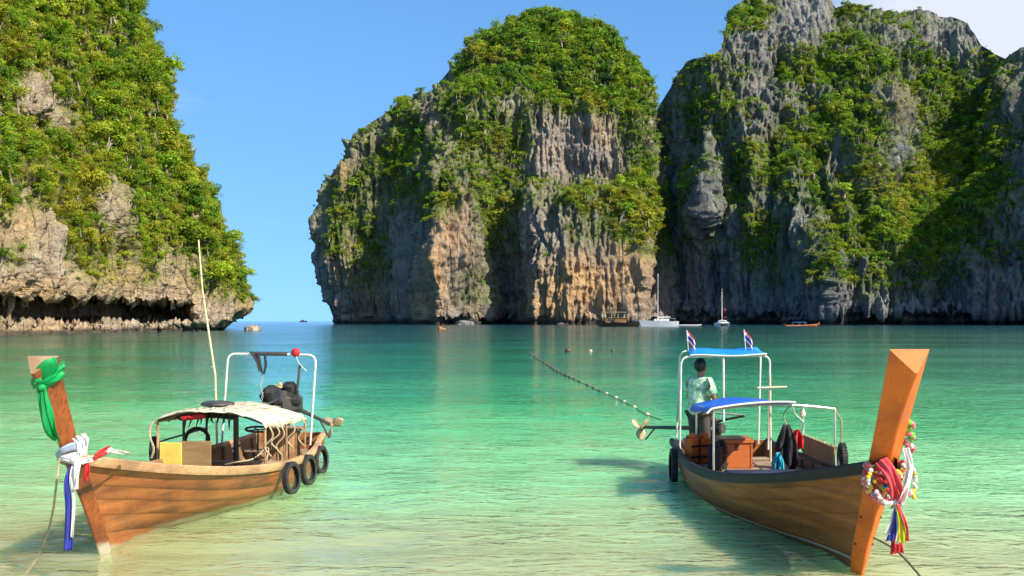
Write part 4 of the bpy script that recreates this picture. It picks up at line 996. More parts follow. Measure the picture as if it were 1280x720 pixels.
build(cloth([at(81, 449, 10.5), at(72, 458, 10.44), at(60, 470, 10.44), at(50, 478, 10.46)], [at(81, 473, 10.5), at(70, 478, 10.44), at(60, 484, 10.44), at(50, 488, 10.46)], 12, 6, .012, 5), 'scarf_fold', M_GREEN, gs, thick=.004)
build(cloth([kn, kn + Vector((-.05, -.02, .05)), kn + Vector((-.07, -.02, .02))], [kn + Vector((0, 0, .04)), kn + Vector((-.03, 0, .09)), kn + Vector((-.06, 0, .07))], 6, 3, .01, 3), 'scarf_end', M_GREEN, gs, thick=.004)
# white, red and blue ribbons at the foot of the prow
rb = thing('prow_ribbons', 'white, red and blue ribbons tied round the foot of the weathered prow', 'ribbon', HL.w(L_ + 1.1, 0, 1.1))
SW = [(a, b, c + .02, d + .0) for a, b, c, d in SL]
build(wrap(HL, SW, 1.13, .02, .05, .08, .022), 'white_band', M_WHITE, rb, thick=.01)
build(wrap(HL, SW, 1.20, .05, .04, .09, .028), 'blue_band', plain('grey_blue_cloth', (0.34, 0.40, 0.62), 0.75, vary=.2, scale=7), rb, thick=.01)
def ribbon(pts, wv, wd, mat, name, parent, seed=0, wave=.012, wend=None):
    A = [Vector(p) for p in pts]; wv = Vector(wv); we = wend if wend is not None else wd; n = len(A)
    return build(cloth([p - wv * lerp(wd, we, i / (n - 1)) * .5 for i, p in enumerate(A)], [p + wv * lerp(wd, we, i / (n - 1)) * .5 for i, p in enumerate(A)], 16, 4, wave, seed), name, mat, parent, thick=.004)
k0 = at(95, 574, 10.75)
ribbon([at(76, 573, 10.8), at(95, 577, 10.7), at(120, 572, 10.9), at(140, 563, 11.1)], (0, -.2, 1), .055, M_WHITE, 'white_ribbon', rb, 1)
ribbon([at(118, 572, 10.85), at(128, 566, 10.95), at(136, 560, 11.05)], (0, -.2, 1), .07, M_RED, 'red_ribbon', rb, 2)
ribbon([at(134, 563, 11.1), at(148, 565, 11.4), at(162, 567, 11.8)], (0, -.3, 1), .05, M_WHITE, 'white_ribbon', rb, 3, .012, .03)
ribbon([at(98, 545, 10.95), at(104, 556, 10.85), at(100, 570, 10.75)], (1, 0, .5), .12, M_WHITE, 'white_ribbon', rb, 4)
ribbon([k0, at(84, 600, 10.7), at(86, 640, 10.7), at(85.5, 688, 10.7)], (1, .3, 0), .035, M_NAVY, 'blue_ribbon', rb, 5, .012, .075)
ribbon([k0, at(89, 598, 10.68), at(92, 630, 10.69), at(90, 672, 10.7)], (1, .2, 0), .045, M_WHITE, 'white_ribbon', rb, 6, .01, .02)
ribbon([k0 + Vector((.02, 0, 0)), at(96, 590, 10.66), at(94, 612, 10.66)], (1, 0, 0), .06, M_WHITE, 'white_ribbon', rb, 7, .01, .05)
ribbon([at(108, 575, 10.8), at(109, 590, 10.8), at(107, 602, 10.8)], (1, 0, 0), .05, M_RED, 'red_ribbon', rb, 8)
mb = MB(); mb.ball(k0 + Vector((0, -.03, 0)), .04, 9, 6, lump=.1); build(mb, 'knot', M_WHITE, rb)
rope('mooring_rope', [at(74, 573, 10.9), at(71, 600, 10.9), at(66, 640, 10.95), at(55, 680, 11.0), at(40, 707, 11.05), at(24, 725, 11.05), at(2, 742, 11.0)], .012, M_ROPE, None, 'thin mooring rope running from the weathered prow down into the shallows', 'rope')

# ================================================================== the boat with the blue canopies and the boatman
HR = Hull((3.45, 18.6, 0), (3.44, 11.15, 0), 0.93, 0.48, 1.22, 0.52, 0.92, k_bow=-.16, b_stern=.85)
RB = thing('longtail_boat', 'dark brown wooden longtail boat with blue canopies and an orange flower hung prow', 'boat', HR.st, HR.ang)
build_hull(HR, RB, (M_HULL_R, M_STEM_R, M_RAIL_R, M_INNER, M_DECK)); L2 = HR.L
SR = [(L2 + .02, -.2, .13, .06), (L2 + .26, .25, .14, .10), (L2 + .90, 1.15, .15, .145), (L2 + 1.22, 1.65, .15, .155), (L2 + 1.63, 2.25, .17, .175)]
sm_ = build_stem(HR, RB, M_STEM_R, SR, 0.20, M_STEM_R2)
for zb in (.32, .62):      # bolt heads along the foot of the post
    x, dp, hw = [float(np.interp(zb, [p[1] for p in SR], [p[i] for p in SR])) for i in (0, 2, 3)]
    for sd in (1, -1): build(MB().ball(HR.w(x - dp * .78, sd * hw * .80, zb), .014, 8, 6), 'bolt', M_PIPE_D, sm_)
for sd in (1, -1):      # thin line under the rail, cream boot line
    P = [[HR.M @ (HR.loc(t, .93, sd, .016) + Vector((0, sd * a, b))) for a, b in ((0, -.012), (.014, -.012), (.014, .012), (0, .012))] for t in np.linspace(0, .985, 36)]
    build(MB().grid(P, True), 'rubbing_strake', M_BLUELINE, RB)
    P = []
    for t in np.linspace(0.3, 1.0, 30):
        qq = np.linspace(0, 1, 60); zz = [HR.loc(t, q, sd).z for q in qq]; q = float(np.interp(.07 + .05 * smooth((t - .7) / .3), zz, qq)); P.append([HR.world(t, max(0, q - .012), sd, .018), HR.world(t, q, sd, .022), HR.world(t, q + .014, sd, .018)])
    build(MB().grid(P), 'boot_line', M_CREAM, RB)
# front canopy frame
c1, c2, c3, c4 = Vector((2.70, 15.0, 1.31)), Vector((4.44, 15.4, 1.29)), Vector((4.42, 17.0, 1.20)), Vector((2.80, 17.0, 1.21))
def fr_pt(u, v, dz=0.0):
    p = c1.lerp(c2, u).lerp(c4.lerp(c3, u), v); p.z += .06 * (1 - (2 * u - 1) ** 2) + dz; return p
for v in (0, 1): build(MB().tube([fr_pt(u, v) for u in np.linspace(0, 1, 14)], .014, 8), 'canopy_bow', M_PIPE_S, RB)
for u in (0, .5, 1): build(MB().tube([fr_pt(u, v) for v in np.linspace(0, 1, 6)], .015, 8), 'canopy_side_rail', M_PIPE_S, RB)
for u, v in ((0, 0), (1, 0), (1, 1), (0, 1)): p = fr_pt(u, v); build(MB().tube([p, (p.x, p.y, .45)], .015, 8), 'canopy_post', M_PIPE_S, RB)
P = []
for i in range(19):
    row = []
    for j in range(17):
        u, v = -.06 + .72 * i / 18, -.03 + 1.06 * j / 16; p = fr_pt(u, v, .025 + .018 * math.sin(6 * v + 3 * u) - .05 * math.sin(math.pi * j / 16) * .5 + .04 * v * (1 - abs(2 * (i / 18) - 1)))
        if i == 0: p.z -= .05
        row.append(p)
    P.append(row)
build(MB().grid(P), 'canopy', M_TARP_B, RB, thick=.01)
build(MB().tube([Vector(P[i][0]) + Vector((0, -.01, 0)) for i in range(19)], .014, 6), 'canopy_hem', M_WHITE, RB)
# stern canopy frame
b1, b2, b3, b4 = Vector((2.68, 17.75, 1.93)), Vector((4.09, 17.75, 1.95)), Vector((4.12, 18.55, 2.02)), Vector((2.78, 18.55, 2.0))
for p, q, x0, x1 in ((b1, b2, 2.66, 4.06), (b4, b3, 2.72, 4.08)):
    l0, l1 = Vector((x0, p.y, .46)), Vector((x1, p.y, .46)); pipe([l0] + bend(l0, p, q, .14) + bend(p, q, l1, .14) + [l1], .016, 'canopy_arch', M_PIPE_W, RB, 8)
pipe([(3.35, 17.75, 1.94), (3.36, 17.78, .9)], .018, 'canopy_post', M_PIPE_W, RB)
P = []
for i in range(15):
    row = []
    for j in range(9): u, v = .10 + .86 * i / 14, -.04 + 1.1 * j / 8; p = b1.lerp(b2, u).lerp(b4.lerp(b3, u), v); p.z += .028 - .03 * math.sin(math.pi * j / 8) + .012 * math.sin(8 * u); row.append(p)
    P.append(row)
build(MB().grid(P), 'stern_canopy', M_TARP_B2, RB, thick=.01)
build(MB().tube([Vector(P[i][0]) + Vector((0, -.005, -.01)) for i in range(15)], .012, 6), 'canopy_hem', M_WHITE, RB)
# raised stern boards, engine
for k in range(7): mb = MB(); mb.box((3.45, 15.95 + .19 * k, .335), (1.55, .18, .03), 0, .005); build(mb, 'stern_board', M_DECK, RB)
longtail_engine(RB, (3.30, 18.55, .72), (2.32, 20.0, .60), (3.72, 17.9, .98), None, s=.85)
pipe([(3.05, 18.3, 1.02), (3.75, 18.0, .98)], .016, 'throttle_bar', M_PIPE_S, RB)
# cargo
ch = thing('wooden_chest', 'red brown wooden chest with brass lock on the stern boards', 'chest', (3.27, 16.55, .35))
mb = MB(); mb.box((3.27, 16.55, .53), (.46, .50, .36), 0, .012); cb_ = build(mb, 'chest_box', M_CHEST, ch)
mb = MB(); mb.box((3.27, 16.55, .745), (.50, .54, .07), 0, .015); build(mb, 'lid', M_CHEST, ch)
mb = MB(); mb.box((3.27, 16.29, .66), (.055, .014, .07), 0, .004); build(mb, 'lock', M_PIPE_D, ch)
for sx in (-.215, .215): mb = MB(); mb.box((3.27 + sx, 16.296, .53), (.03, .012, .36), 0, .002); build(mb, 'corner_batten', M_CHEST, ch)
def vest(c, rz, mat, label):
    t = thing('life_vest', label, 'life vest', c, rz); c = Vector(c); Rm = Matrix.Rotation(rz, 3, 'Z')
    for sx in (-1, 1): mb = MB(); mb.box(c + Rm @ Vector((sx * .105, -.05, .21)), (.17, .09, .42), rz, .035); mb.ball(c + Rm @ Vector((sx * .11, -.02, .43)), .06, 9, 6, (1.0, 1.0, .8)); build(mb, 'front_panel', mat, t)
    mb = MB(); mb.box(c + Rm @ Vector((0, .05, .22)), (.38, .08, .42), rz, .035); build(mb, 'back_panel', mat, t)
    for z in (.12, .28): mb = MB(); mb.box(c + Rm @ Vector((0, -.10, z)), (.36, .012, .03), rz); build(mb, 'strap', M_BLACK, t)
vest((2.80, 16.9, .34), R(25), M_ORANGE, 'orange life vest leaning inside the dark hull near the boatman')
vest((2.96, 16.15, .30), R(60), M_BLACK, 'black life vest beside the chest in the dark hulled boat')
M_PAD = plain('dark_blue_vinyl', (0.016, 0.022, 0.055), 0.5, vary=.3, scale=6)
mb = MB(); mb.box((3.42, 15.35, .40), (1.0, .34, .09), R(3), .03); tag(build(mb, 'seat_pad', M_PAD), 'long dark blue seat pad laid across in front of the wooden chest', 'seat pad')
mb = MB(); mb.box((3.42, 15.72, .37), (.8, .22, .05), R(3), .01); tag(build(mb, 'loose_plank', M_ENDGRAIN), 'pale loose plank lying before the wooden chest', 'plank')
def hang(name, top, wdt, ln, mat, label, seed, cat='clothes'):
    top = Vector(top); n = 12; r_ = random.Random(seed); P = []
    for i in range(n + 1):
        t = i / n; row = []
        for j in range(13):
            a = j / 12; wv = wdt * (0.35 + .65 * min(1, t * 2.2)); row.append(top + Vector(((a - .5) * wv, .05 * math.sin(a * 14 + seed + t * 2) * min(1, t * 2) , -ln * t * (1 + .10 * math.sin(a * 9 + seed)))))
        P.append(row)
    return tag(build(MB().grid(P), name, mat, thick=.02), label, cat)
hang('hanging_clothes', (3.97, 16.2, 1.0), .30, .62, M_BLACK, 'black clothes hung on a cord under the front frame', 1)
hang('hanging_clothes', (4.13, 16.25, .92), .20, .30, M_RED, 'dark red shirt hung beside the black clothes', 4)
hang('hanging_clothes', (3.80, 16.0, .62), .15, .28, M_TEAL, 'turquoise towel draped over the thwart below the black clothes', 7)
rope('cloth_line', [fr_pt(.72, .35), (3.93, 16.2, 1.15), (3.97, 16.2, 1.0)], .009, M_ROPE, None, 'pale cord holding up the black clothes', 'cord')
rope('cloth_line', [fr_pt(.74, .4), (4.10, 16.2, 1.15), (4.22, 16.2, 1.02), (4.2, 16.22, .85)], .009, M_WHITE, None, 'white cord hanging beside the dark red shirt', 'cord')
rope('cloth_line', [fr_pt(1, 0), fr_pt(1, 0) + Vector((.06, 0, -.12)), fr_pt(1, 0) + Vector((.09, 0, -.2)), fr_pt(1, 0) + Vector((.10, .05, -.7))], .012, M_ROPE, None, 'hemp rope tied at the top corner of the front canopy frame', 'rope')
mb = MB(); mb.ball(fr_pt(1, 1) + Vector((-.02, -.03, -.10)), .06, 9, 6, (.8, .8, 1.2), lump=.15); tag(build(mb, 'net_bag', M_TARP_C), 'small pale cloth bag tied to the rear post of the front frame', 'bag')
mb = MB(); mb.box((4.37, 16.0, .58), (.025, 1.65, .42), R(0), .005); sp_ = build(mb, 'side_screen', M_PLY, RB)
for k in range(9): mb = MB(); mb.tube([(4.355, 15.25 + .19 * k, .79), (4.40, 15.25 + .19 * k, .80), (4.43, 15.25 + .19 * k, .74)], .008, 5); build(mb, 'lashing', M_ROPE, sp_)
st_ = thing('stick_cross', 'pale wooden sticks lashed into a cross standing behind the front canopy', 'sticks', (3.96, 17.15, .35))
pipe([(3.96, 17.15, .35), (3.95, 17.15, 1.67)], .018, 'upright_stick', M_BAMBOO, st_); pipe([(3.75, 17.12, 1.475), (4.20, 17.12, 1.49)], .015, 'cross_stick', M_BAMBOO, st_)
mb = MB(); mb.tube([(2.9, 18.0, .35), (2.9, 18.0, .62)], [.13, .15], 14); tag(build(mb, 'bucket', M_TEAL), 'turquoise bucket in the stern beside the boatman', 'bucket')
tyre((2.492, 17.3, .24), (1, -.05, 0), 'long worn tyre hung at the stern quarter of the dark hull', None, 1.25, sx=.9)
tyre((4.50, 15.25, .62), (1, -.1, 0), 'tyre hung over the far side beyond the plywood screen', None, .95)
rope('fender_lashing', [(2.60, 17.3, .52), (2.52, 17.3, .535), (2.49, 17.3, .47)], .010, M_ROPE_D, None, 'short dark rope lashing the tyre to the dark hull', 'rope')
# paper-thin flags on short staffs
def flag_mat():
    g = NT('striped_flag'); z = g.n('SeparateXYZ'); g.put(z.inputs[0], g.attr('UVMap') if False else g.n('UVMap').outputs[0]); a = g.math('ABSOLUTE', g.math('SUBTRACT', z.outputs['Y'], 0.5))
    c = g.mix(g.math('LESS_THAN', a, 0.333), (0.62, 0.02, 0.03), (0.80, 0.79, 0.78)); c = g.mix(g.math('LESS_THAN', a, 0.166), c, (0.03, 0.04, 0.24))
    return g.pbr(c, .75)
M_FLAG = flag_mat()
def flag(base, label):
    base = Vector(base); t = thing('small_flag', label, 'flag', base); pipe([base, base + Vector((-.03, 0, .36))], .007, 'staff', M_PIPE_W, t, 6)
    P = []; n = 9; top = base + Vector((-.03, 0, .35))
    for i in range(n + 1):
        u = i / n; P.append([top + Vector((.19 * u * (1 - .25 * u) + .002, .035 * math.sin(7 * u), -.20 * u ** 1.3 - .20 * (1 - v / 6) * (1 - .15 * u))) for v in range(7)])
    o = build(MB().grid(P), 'flag_cloth', M_FLAG, t, thick=.004); me = o.data; uv = me.uv_layers.new(name='UVMap')
    for l in me.loops: k = l.vertex_index; uv.data[l.index].uv = ((k // 7) / n, (k % 7) / 6)
flag((2.90, 18.4, 1.99), 'little red, white and blue striped flag above the boatman on the stern canopy')
flag((3.84, 18.4, 2.0), 'little red, white and blue striped flag on the stern canopy above the stick cross')
# prow garlands
gl = thing('flower_garland', 'flower garlands and coloured silk sashes hung round the orange prow', 'garland', HR.w(L2 + .8, 0, 1.0))
bead_m = [plain('petal_%s' % n, c, .8, vary=.25, scale=30, trans=.1) for n, c in (('pink', (.80, .20, .26)), ('white', (.80, .76, .70)), ('yellow', (.80, .58, .05)), ('blue', (.08, .30, .62)), ('green', (.22, .55, .08)), ('red', (.70, .05, .05)))]
def garland(z0, tilt, r, seq, sag, n, seed):
    r_ = random.Random(seed); by = {}
    for k in range(n):
        a = 2 * math.pi * k / n; sy = math.cos(a); fx = math.sin(a); z = z0 + tilt * sy - sag * max(0, fx) ** 1.5; x, dp, hw = stem_at(HR, z, SR)
        c = HR.w(x - dp * .5 + fx * (dp * .5 + .035 + sag * .25 * max(0, fx)), sy * (hw + .022), z); m = seq[(k // 2 + r_.choice((0, 0, 0, 1))) % len(seq)]
        by.setdefault(m, MB()).ball(c + Vector((r_.uniform(-.012, .012), r_.uniform(-.012, .012), r_.uniform(-.012, .012))), r * r_.uniform(.8, 1.2), 8, 6, lump=.18)
    for m, mb in by.items(): build(mb, 'blossom_string', bead_m[m], gl)['kind'] = 'stuff'
garland(1.16, -.02, .021, (0, 5, 2, 0, 4, 5), .06, 110, 1); garland(1.10, -.06, .021, (0, 0, 5, 2, 3, 4), .14, 120, 2); garland(1.13, -.04, .022, (5, 5, 0), .10, 110, 12)
garland(1.05, .05, .019, (1, 0, 5, 0), .22, 120, 3); garland(1.02, -.08, .02, (5, 2, 3, 0, 5, 0), .20, 120, 4); garland(1.12, .07, .019, (0, 1, 5, 0), .28, 120, 5)
by = [MB() for _ in bead_m]; r_ = random.Random(8)
for k in range(16): p = at(1137 + 4 * math.sin(k), 528 + 2.3 * k, 10.15 + .01 * k); by[r_.choice((0, 4, 1, 0))].ball(p, .026 + .008 * r_.random(), 8, 6, lump=.15)
for k in range(22): p = at(1096 + 20 * k / 21 + 22 * (k / 21) ** 2, 615 + 14 * math.sin(3.1 * k / 21), 10.15); by[r_.choice((1, 0, 1))].ball(p, .026, 8, 6, lump=.15)
for x0, n_ in ((1087, 7), (1143, 9)):
    for k in range(n_): by[r_.choice((1, 2, 1))].ball(at(x0 + r_.uniform(-2, 2), 588 + 4.2 * k, 10.2), .022, 8, 6, lump=.15)
for m, mb in enumerate(by):
    if mb.v: build(mb, 'blossom_string', bead_m[m], gl)['kind'] = 'stuff'
ribbon([at(1100, 575, 10.2), at(1112, 590, 10.1), at(1120, 612, 10.1), at(1122, 632, 10.15)], (.8, 0, .5), .14, M_PINK, 'red_sash', gl, 1, .02, .12)
ribbon([at(1132, 560, 10.15), at(1138, 585, 10.12), at(1132, 610, 10.1), at(1124, 632, 10.12)], (1, 0, .2), .06, M_WHITE, 'white_sash', gl, 2, .02, .06)
tp_ = at(1121, 630, 10.12)
for k, (ex, ey, m, nm, wd_) in enumerate(((1108, 668, M_WHITE, 'white_sash', .05), (1113, 676, M_NAVY, 'blue_sash', .075), (1121, 680, M_WHITE, 'white_sash', .03), (1127, 678, M_LIME, 'yellow_sash', .09), (1135, 676, M_PINK, 'red_sash', .03), (1121, 692, M_RED, 'red_sash', .12))):
    e_ = at(ex, ey, 10.12 + .10 * (k == 5) - .008 * k); m_ = tp_.lerp(e_, .5) + Vector((.01, -.01 * k, 0)); ribbon([tp_ + Vector((0, -.004 * k + .05 * (k == 5), 0)), m_ + Vector((0, .08 * (k == 5), 0)), e_], (1, 0, .05), .035, m, nm, gl, k, .008, wd_)
rope('mooring_rope', [HR.w(L2 + .25, .02, .42), at(1120, 688, 10.75), at(1150, 720, 10.4), at(1185, 765, 9.9), (4.6, 8.4, -.08), (5.4, 6.6, -.15)], .011, M_ROPE_D, None, 'dark mooring rope running from the orange prow to the beach', 'rope')

# ================================================================== boatman
def skin_mesh(verts, edges, radii, name, mat, parent, levels=2, root=0):
    me = bpy.data.meshes.new(name); Mi = ROOTS[root_of(parent).name]; me.from_pydata([Mi @ Vector(v) for v in verts], edges, [])
    o = bpy.data.objects.new(name, me); COL.objects.link(o); md = o.modifiers.new('skin', 'SKIN'); md.use_smooth_shade = True
    for i, r in enumerate(radii): me.skin_vertices[0].data[i].radius = r if isinstance(r, tuple) else (r, r)
    roots = root if isinstance(root, (list, tuple)) else [root]
    for i in roots: me.skin_vertices[0].data[i].use_root = True
    ss = o.modifiers.new('smooth', 'SUBSURF'); ss.levels = levels; ss.render_levels = levels
    dg = bpy.context.evaluated_depsgraph_get(); m2 = bpy.data.meshes.new_from_object(o.evaluated_get(dg)); o.modifiers.clear(); o.data = m2; m2.name = name
    m2.polygons.foreach_set('use_smooth', [True] * len(m2.polygons)); m2.materials.clear(); m2.materials.append(mat); o.parent = parent; return o
def shirt_mat():
    g = NT('printed_shirt'); o = g.coord(); v = g.n('TexVoronoi'); g.put(v.inputs['Vector'], o); v.inputs['Scale'].default_value = 16
    c = g.mix(g.ramp(g.noise(o, 13, 3, .6), .44, .54), (0.66, 0.76, 0.58), (0.22, 0.50, 0.27)); return g.pbr(c, .8, g.bump(g.noise(o, 14, 3, .5), .4, .02))
M_SHIRT = shirt_mat(); M_SHORTS = plain('khaki_shorts', (0.07, 0.06, 0.045), .85, vary=.3, scale=14, bump=.3)
def person(loc, rz, label, pose='stand', shirt=M_SHIRT, shorts=M_SHORTS, s=1.0, hands=None, group=None):
    t = thing('person', label, 'person', loc, rz, group); c = Vector(loc); Rm = Matrix.Rotation(rz, 3, 'Z'); W = lambda x, y, z: c + Rm @ Vector((x * s, y * s, z * s))   # local +x forward, +y left
    h = 0.0 if pose == 'stand' else -0.44
    hl, hr = hands or ((.36, .16, 1.06), (.38, -.14, 1.08))
    V = []; E = []; Rr = []
    def add(p, r, link=None):
        V.append(W(*p)); Rr.append(tuple(q * s for q in r) if isinstance(r, tuple) else r * s); k = len(V) - 1
        if link is not None: E.append((link, k))
        return k
    pel = add((0, 0, .93 + h), (.13, .11)); wa = add((.0, 0, 1.07 + h), (.125, .10), pel); che = add((.01, 0, 1.27 + h), (.15, .11), wa); nk = add((.02, 0, 1.43 + h), (.065, .06), che)
    nk2 = add((.03, 0, 1.49 + h), (.052, .052), nk); hd = add((.045, 0, 1.57 + h), (.082, .088), nk2); add((.04, 0, 1.665 + h), (.070, .075), hd)
    for sd, hp in ((1, hl), (-1, hr)):
        sh = add((0, sd * .185, 1.385 + h), .062, che); hz_ = Vector(hp) + Vector((0, 0, h)); el = Vector((.05, sd * .27, 1.12 + h)); el = add(tuple(el), .043, sh); wr = add(tuple(hz_), .028, el)
        d = (hz_ - Vector((.05, sd * .27, 1.12 + h))).normalized(); pm = hz_ + d * .055; pk = add(tuple(pm), (.034, .022), wr)
        side = Vector((-d.y, d.x, 0)); side = side.normalized() if side.length > .01 else Vector((0, 1, 0))
        for q, ln in enumerate((.055, .07, .075, .065)):
            f0 = pm + d * .03 + side * (q - 1.5) * .018; f1 = f0 + d * ln * .6; a = add(tuple(f0), .0095, pk); b = add(tuple(f1), .009, a); add(tuple(f1 + d * ln * .25 + Vector((0, 0, -ln * .45))), .008, b)
        th = hz_ + d * .03 + side * (-sd) * .03; a = add(tuple(th), .011, wr); add(tuple(th + d * .05 + side * (-sd) * .015), .009, a)
        if pose == 'stand': kn = (.02, sd * .12, .50); an = (-.01, sd * .13, .09); to = (.14, sd * .15, .035)
        else: kn = (.42, sd * .13, .50); an = (.40, sd * .13, .09); to = (.54, sd * .14, .035)
        hp_ = add((0, sd * .095, .88 + h), .088, pel); k = add(kn, .058, hp_); ca = add(tuple(Vector(kn).lerp(Vector(an), .35) + Vector((-.015, 0, 0))), .052, k); a = add(an, .036, ca); add(to, (.036, .024), a)
    skin_mesh(V, E, Rr, 'body', M_SKIN, t)
    V, E, Rr = [], [], []
    a = add((-.01, 0, .84 + h), (.20, .17)); b = add((-.01, 0, 1.05 + h), (.195, .165), a); cc = add((0, 0, 1.27 + h), (.215, .175), b); dd = add((.015, 0, 1.42 + h), (.115, .11), cc)
    for sd, hp in ((1, hl), (-1, hr)): e = add((0, sd * .19, 1.375 + h), .105, cc); add((.03, sd * .255, 1.18 + h), .088, e)
    skin_mesh(V, E, Rr, 'shirt', shirt, t)
    V, E, Rr = [], [], []
    a = add((0, 0, .95 + h), (.145, .125))
    for sd in (1, -1):
        kn = (.02, sd * .12, .46) if pose == 'stand' else (.40, sd * .13, .50)
        e = add((0, sd * .095, .86 + h), .108, a); add(tuple(Vector((0, sd * .095, .86 + h)).lerp(Vector(kn), .92)), .082, e)
    skin_mesh(V, E, Rr, 'shorts', shorts, t)
    mb = MB(); hc = W(.022, 0, 1.635 + h); mb.ball(hc, .106 * s, 16, 11, (1.0, .92, 1.02), Rm, lump=.05); v = [Vector(p) for p in mb.v]
    mb.v = [tuple(p if (Rm.inverted() @ (p - hc)).x < .05 * s or (p - hc).z > .03 * s else hc + (p - hc) * .72) for p in v]; build(mb, 'hair', M_HAIR, t)
    for sd in (1, -1): mb = MB(); mb.ball(W(.04, sd * .092, 1.585 + h), .028 * s, 8, 6, (.8, .35, 1.2), Rm); build(mb, 'ear', M_SKIN, t)
    mb = MB(); mb.ball(W(.128, 0, 1.575 + h), .02 * s, 8, 6, (.9, .7, 1.2), Rm); build(mb, 'nose', M_SKIN, t)
    for sd in (1, -1): mb = MB(); mb.ball(W(.112, sd * .033, 1.605 + h), .012 * s, 8, 6, (.6, 1.2, .7), Rm); build(mb, 'eye', M_HAIR, t)
    mb = MB(); mb.ball(W(.118, 0, 1.53 + h), .02 * s, 8, 6, (.4, 1.3, .35), Rm); build(mb, 'mouth', plain('lips_%s' % t.name, (.30, .10, .08), .5), t)
    return t
person((3.02, 18.05, .05), R(38), 'boatman in a pale green shirt standing at the stern of the dark boat', s=1.06, hands=((.40, .10, 1.04), (.42, -.12, 1.06)))
mb = MB(); mb.ball((3.42, 17.98, 1.14), .06, 10, 7, (1.3, 1, .8), lump=.1); mb.tube([(3.36, 17.98, 1.15), (3.5, 17.95, 1.22)], .02, 8); tag(build(mb, 'boat_camera', M_PIPE_D), 'small black gadget held up in the boatman\'s hands', 'gadget')

# ================================================================== boats far out in the bay
def far_longtail(loc, head, label, L=8.0, canopy=None, hull_m=None, prow_m=None, ribbon_m=None, group=None):
    d = Vector((math.cos(head), math.sin(head), 0)); st = Vector(loc) - d * L / 2; H = Hull(st, Vector(loc) + d * L / 2, .95, .45, 1.1, .5, .9)
    t = thing('far_longtail_boat', label, 'boat', H.st, H.ang, group); mb = MB(); ts = [i / 16 for i in range(17)]
    for sd in (1, -1): mb.grid([[H.world(a, q, sd) for q in np.linspace(0, 1, 6)] for a in ts])
    q = list(np.linspace(0, 1, 6)); rg = [H.world(0, u, 1) for u in q] + [H.world(0, u, -1) for u in reversed(q)]; mb.add(rg, [tuple(range(12))]); build(mb, 'hull', hull_m or M_HULL_L, t, thick=.04)
    mb = MB(); mb.grid([[H.w(a * L, -H.half(a) * .95, .15), H.w(a * L, H.half(a) * .95, .15)] for a in ts[:15]]); build(mb, 'sole', M_DECK, t)
    build_stem(H, t, prow_m or M_STEM_R, [(L, -.2, .2, .06), (L + .8, 1.0, .2, .12), (L + 1.3, 2.1, .22, .18)], .1, M_ENDGRAIN)
    if ribbon_m: 
        mb = MB(); mb.torus(H.w(L + .95, 0, 1.35), .2, .09, (0, 0, 1), 14, 7); mb.tube([H.w(L + 1.1, 0, 1.35), H.w(L + 1.15, .05, .7)], [.12, .06], 7); build(mb, 'prow_sash', ribbon_m, t)
    if canopy:
        P = [[H.w(lerp(.22, .66, u) * L, lerp(-.9, .9, v), 1.75 + .12 * (1 - (2 * v - 1) ** 2)) for v in np.linspace(0, 1, 8)] for u in np.linspace(0, 1, 6)]; build(MB().grid(P), 'canopy', canopy, t, thick=.03)
        for u in (.24, .45, .64):
            for v in (-.82, .82): build(MB().tube([H.w(u * L, v, .4), H.w(u * L, v, 1.8)], .03, 6), 'canopy_post', M_PIPE_W, t)
    mb = MB(); mb.box(H.w(-.1, 0, .95), (.7, .4, .4), H.ang, .06); mb.tube([H.w(-.3, 0, .9), H.w(-2.6, .3, .1)], .05, 6); build(mb, 'engine', M_PIPE_D, t)
    return H, t
p = onz(552, 413, 0)
Hh, _ = far_longtail((p.x, p.y, 0), R(-98), 'small longtail boat with two riders crossing in front of the domed cliff', 5.5, None, M_RAIL_L, M_STEM_L)
person(Hh.w(1.6, .0, .12), Hh.ang, 'person in a red shirt sitting in the small longtail boat before the domed cliff', 'sit', plain('red_shirt', (.55, .04, .04), .8))
person(Hh.w(.5, .0, .15), Hh.ang, 'person in dark clothes standing at the back of the small longtail boat', 'stand', M_BLACK, M_BLACK)
p = onz(1001, 407.5, 0)
far_longtail((p.x, p.y, 0), R(4), 'far orange longtail boat with a blue and white side awning below the dark cliff wall', 16, plain('blue_awning', (.05, .16, .55), .6), plain('orange_hull', (.50, .15, .03), .5, scale=1), M_RED, M_WHITE)
# two-decked wooden tour boat
p = onz(774, 408.2, 0); c = Vector((p.x, p.y, 0)); T_ = thing('tour_boat', 'dark wooden tour boat with an upper deck moored beside the orange cliff foot', 'boat', c)
def far_hull(c, L, B_, g0, g1, yaw, mat, t, kz=-.6):
    Rm = Matrix.Rotation(yaw, 3, 'Z'); mb = MB(); P = []
    for i in range(17):
        u = i / 16; hw = B_ / 2 * (1 - max(0, (u - .45) / .55) ** 2.2) * lerp(.8, 1, smooth(u / .3)); g = g0 + (g1 - g0) * u ** 2.4; x = (u - .5) * L
        P.append([c + Rm @ Vector((x + (.08 * L * u ** 3 * (1 - a)), s_ * hw * (1 - .55 * a), lerp(g, kz, a))) for s_, a in ((1, 0), (1, .5), (1, 1), (-1, 1), (-1, .5), (-1, 0))])
    mb.grid(P, True); mb.add(P[0], [tuple(range(6))]); return build(mb, 'hull', mat, t)
far_hull(c, 17, 5, 1.6, 3.0, R(172), plain('dark_ship_wood', (.07, .04, .02), .6, scale=.8), T_)
Mw = plain('warm_ship_wood', (.26, .13, .04), .6, scale=1.0)
mb = MB(); mb.box(c + Vector((-1.5, 0, 2.6)), (9, 3.6, 2.2), R(-8), .1); cab = build(mb, 'cabin', Mw, T_)
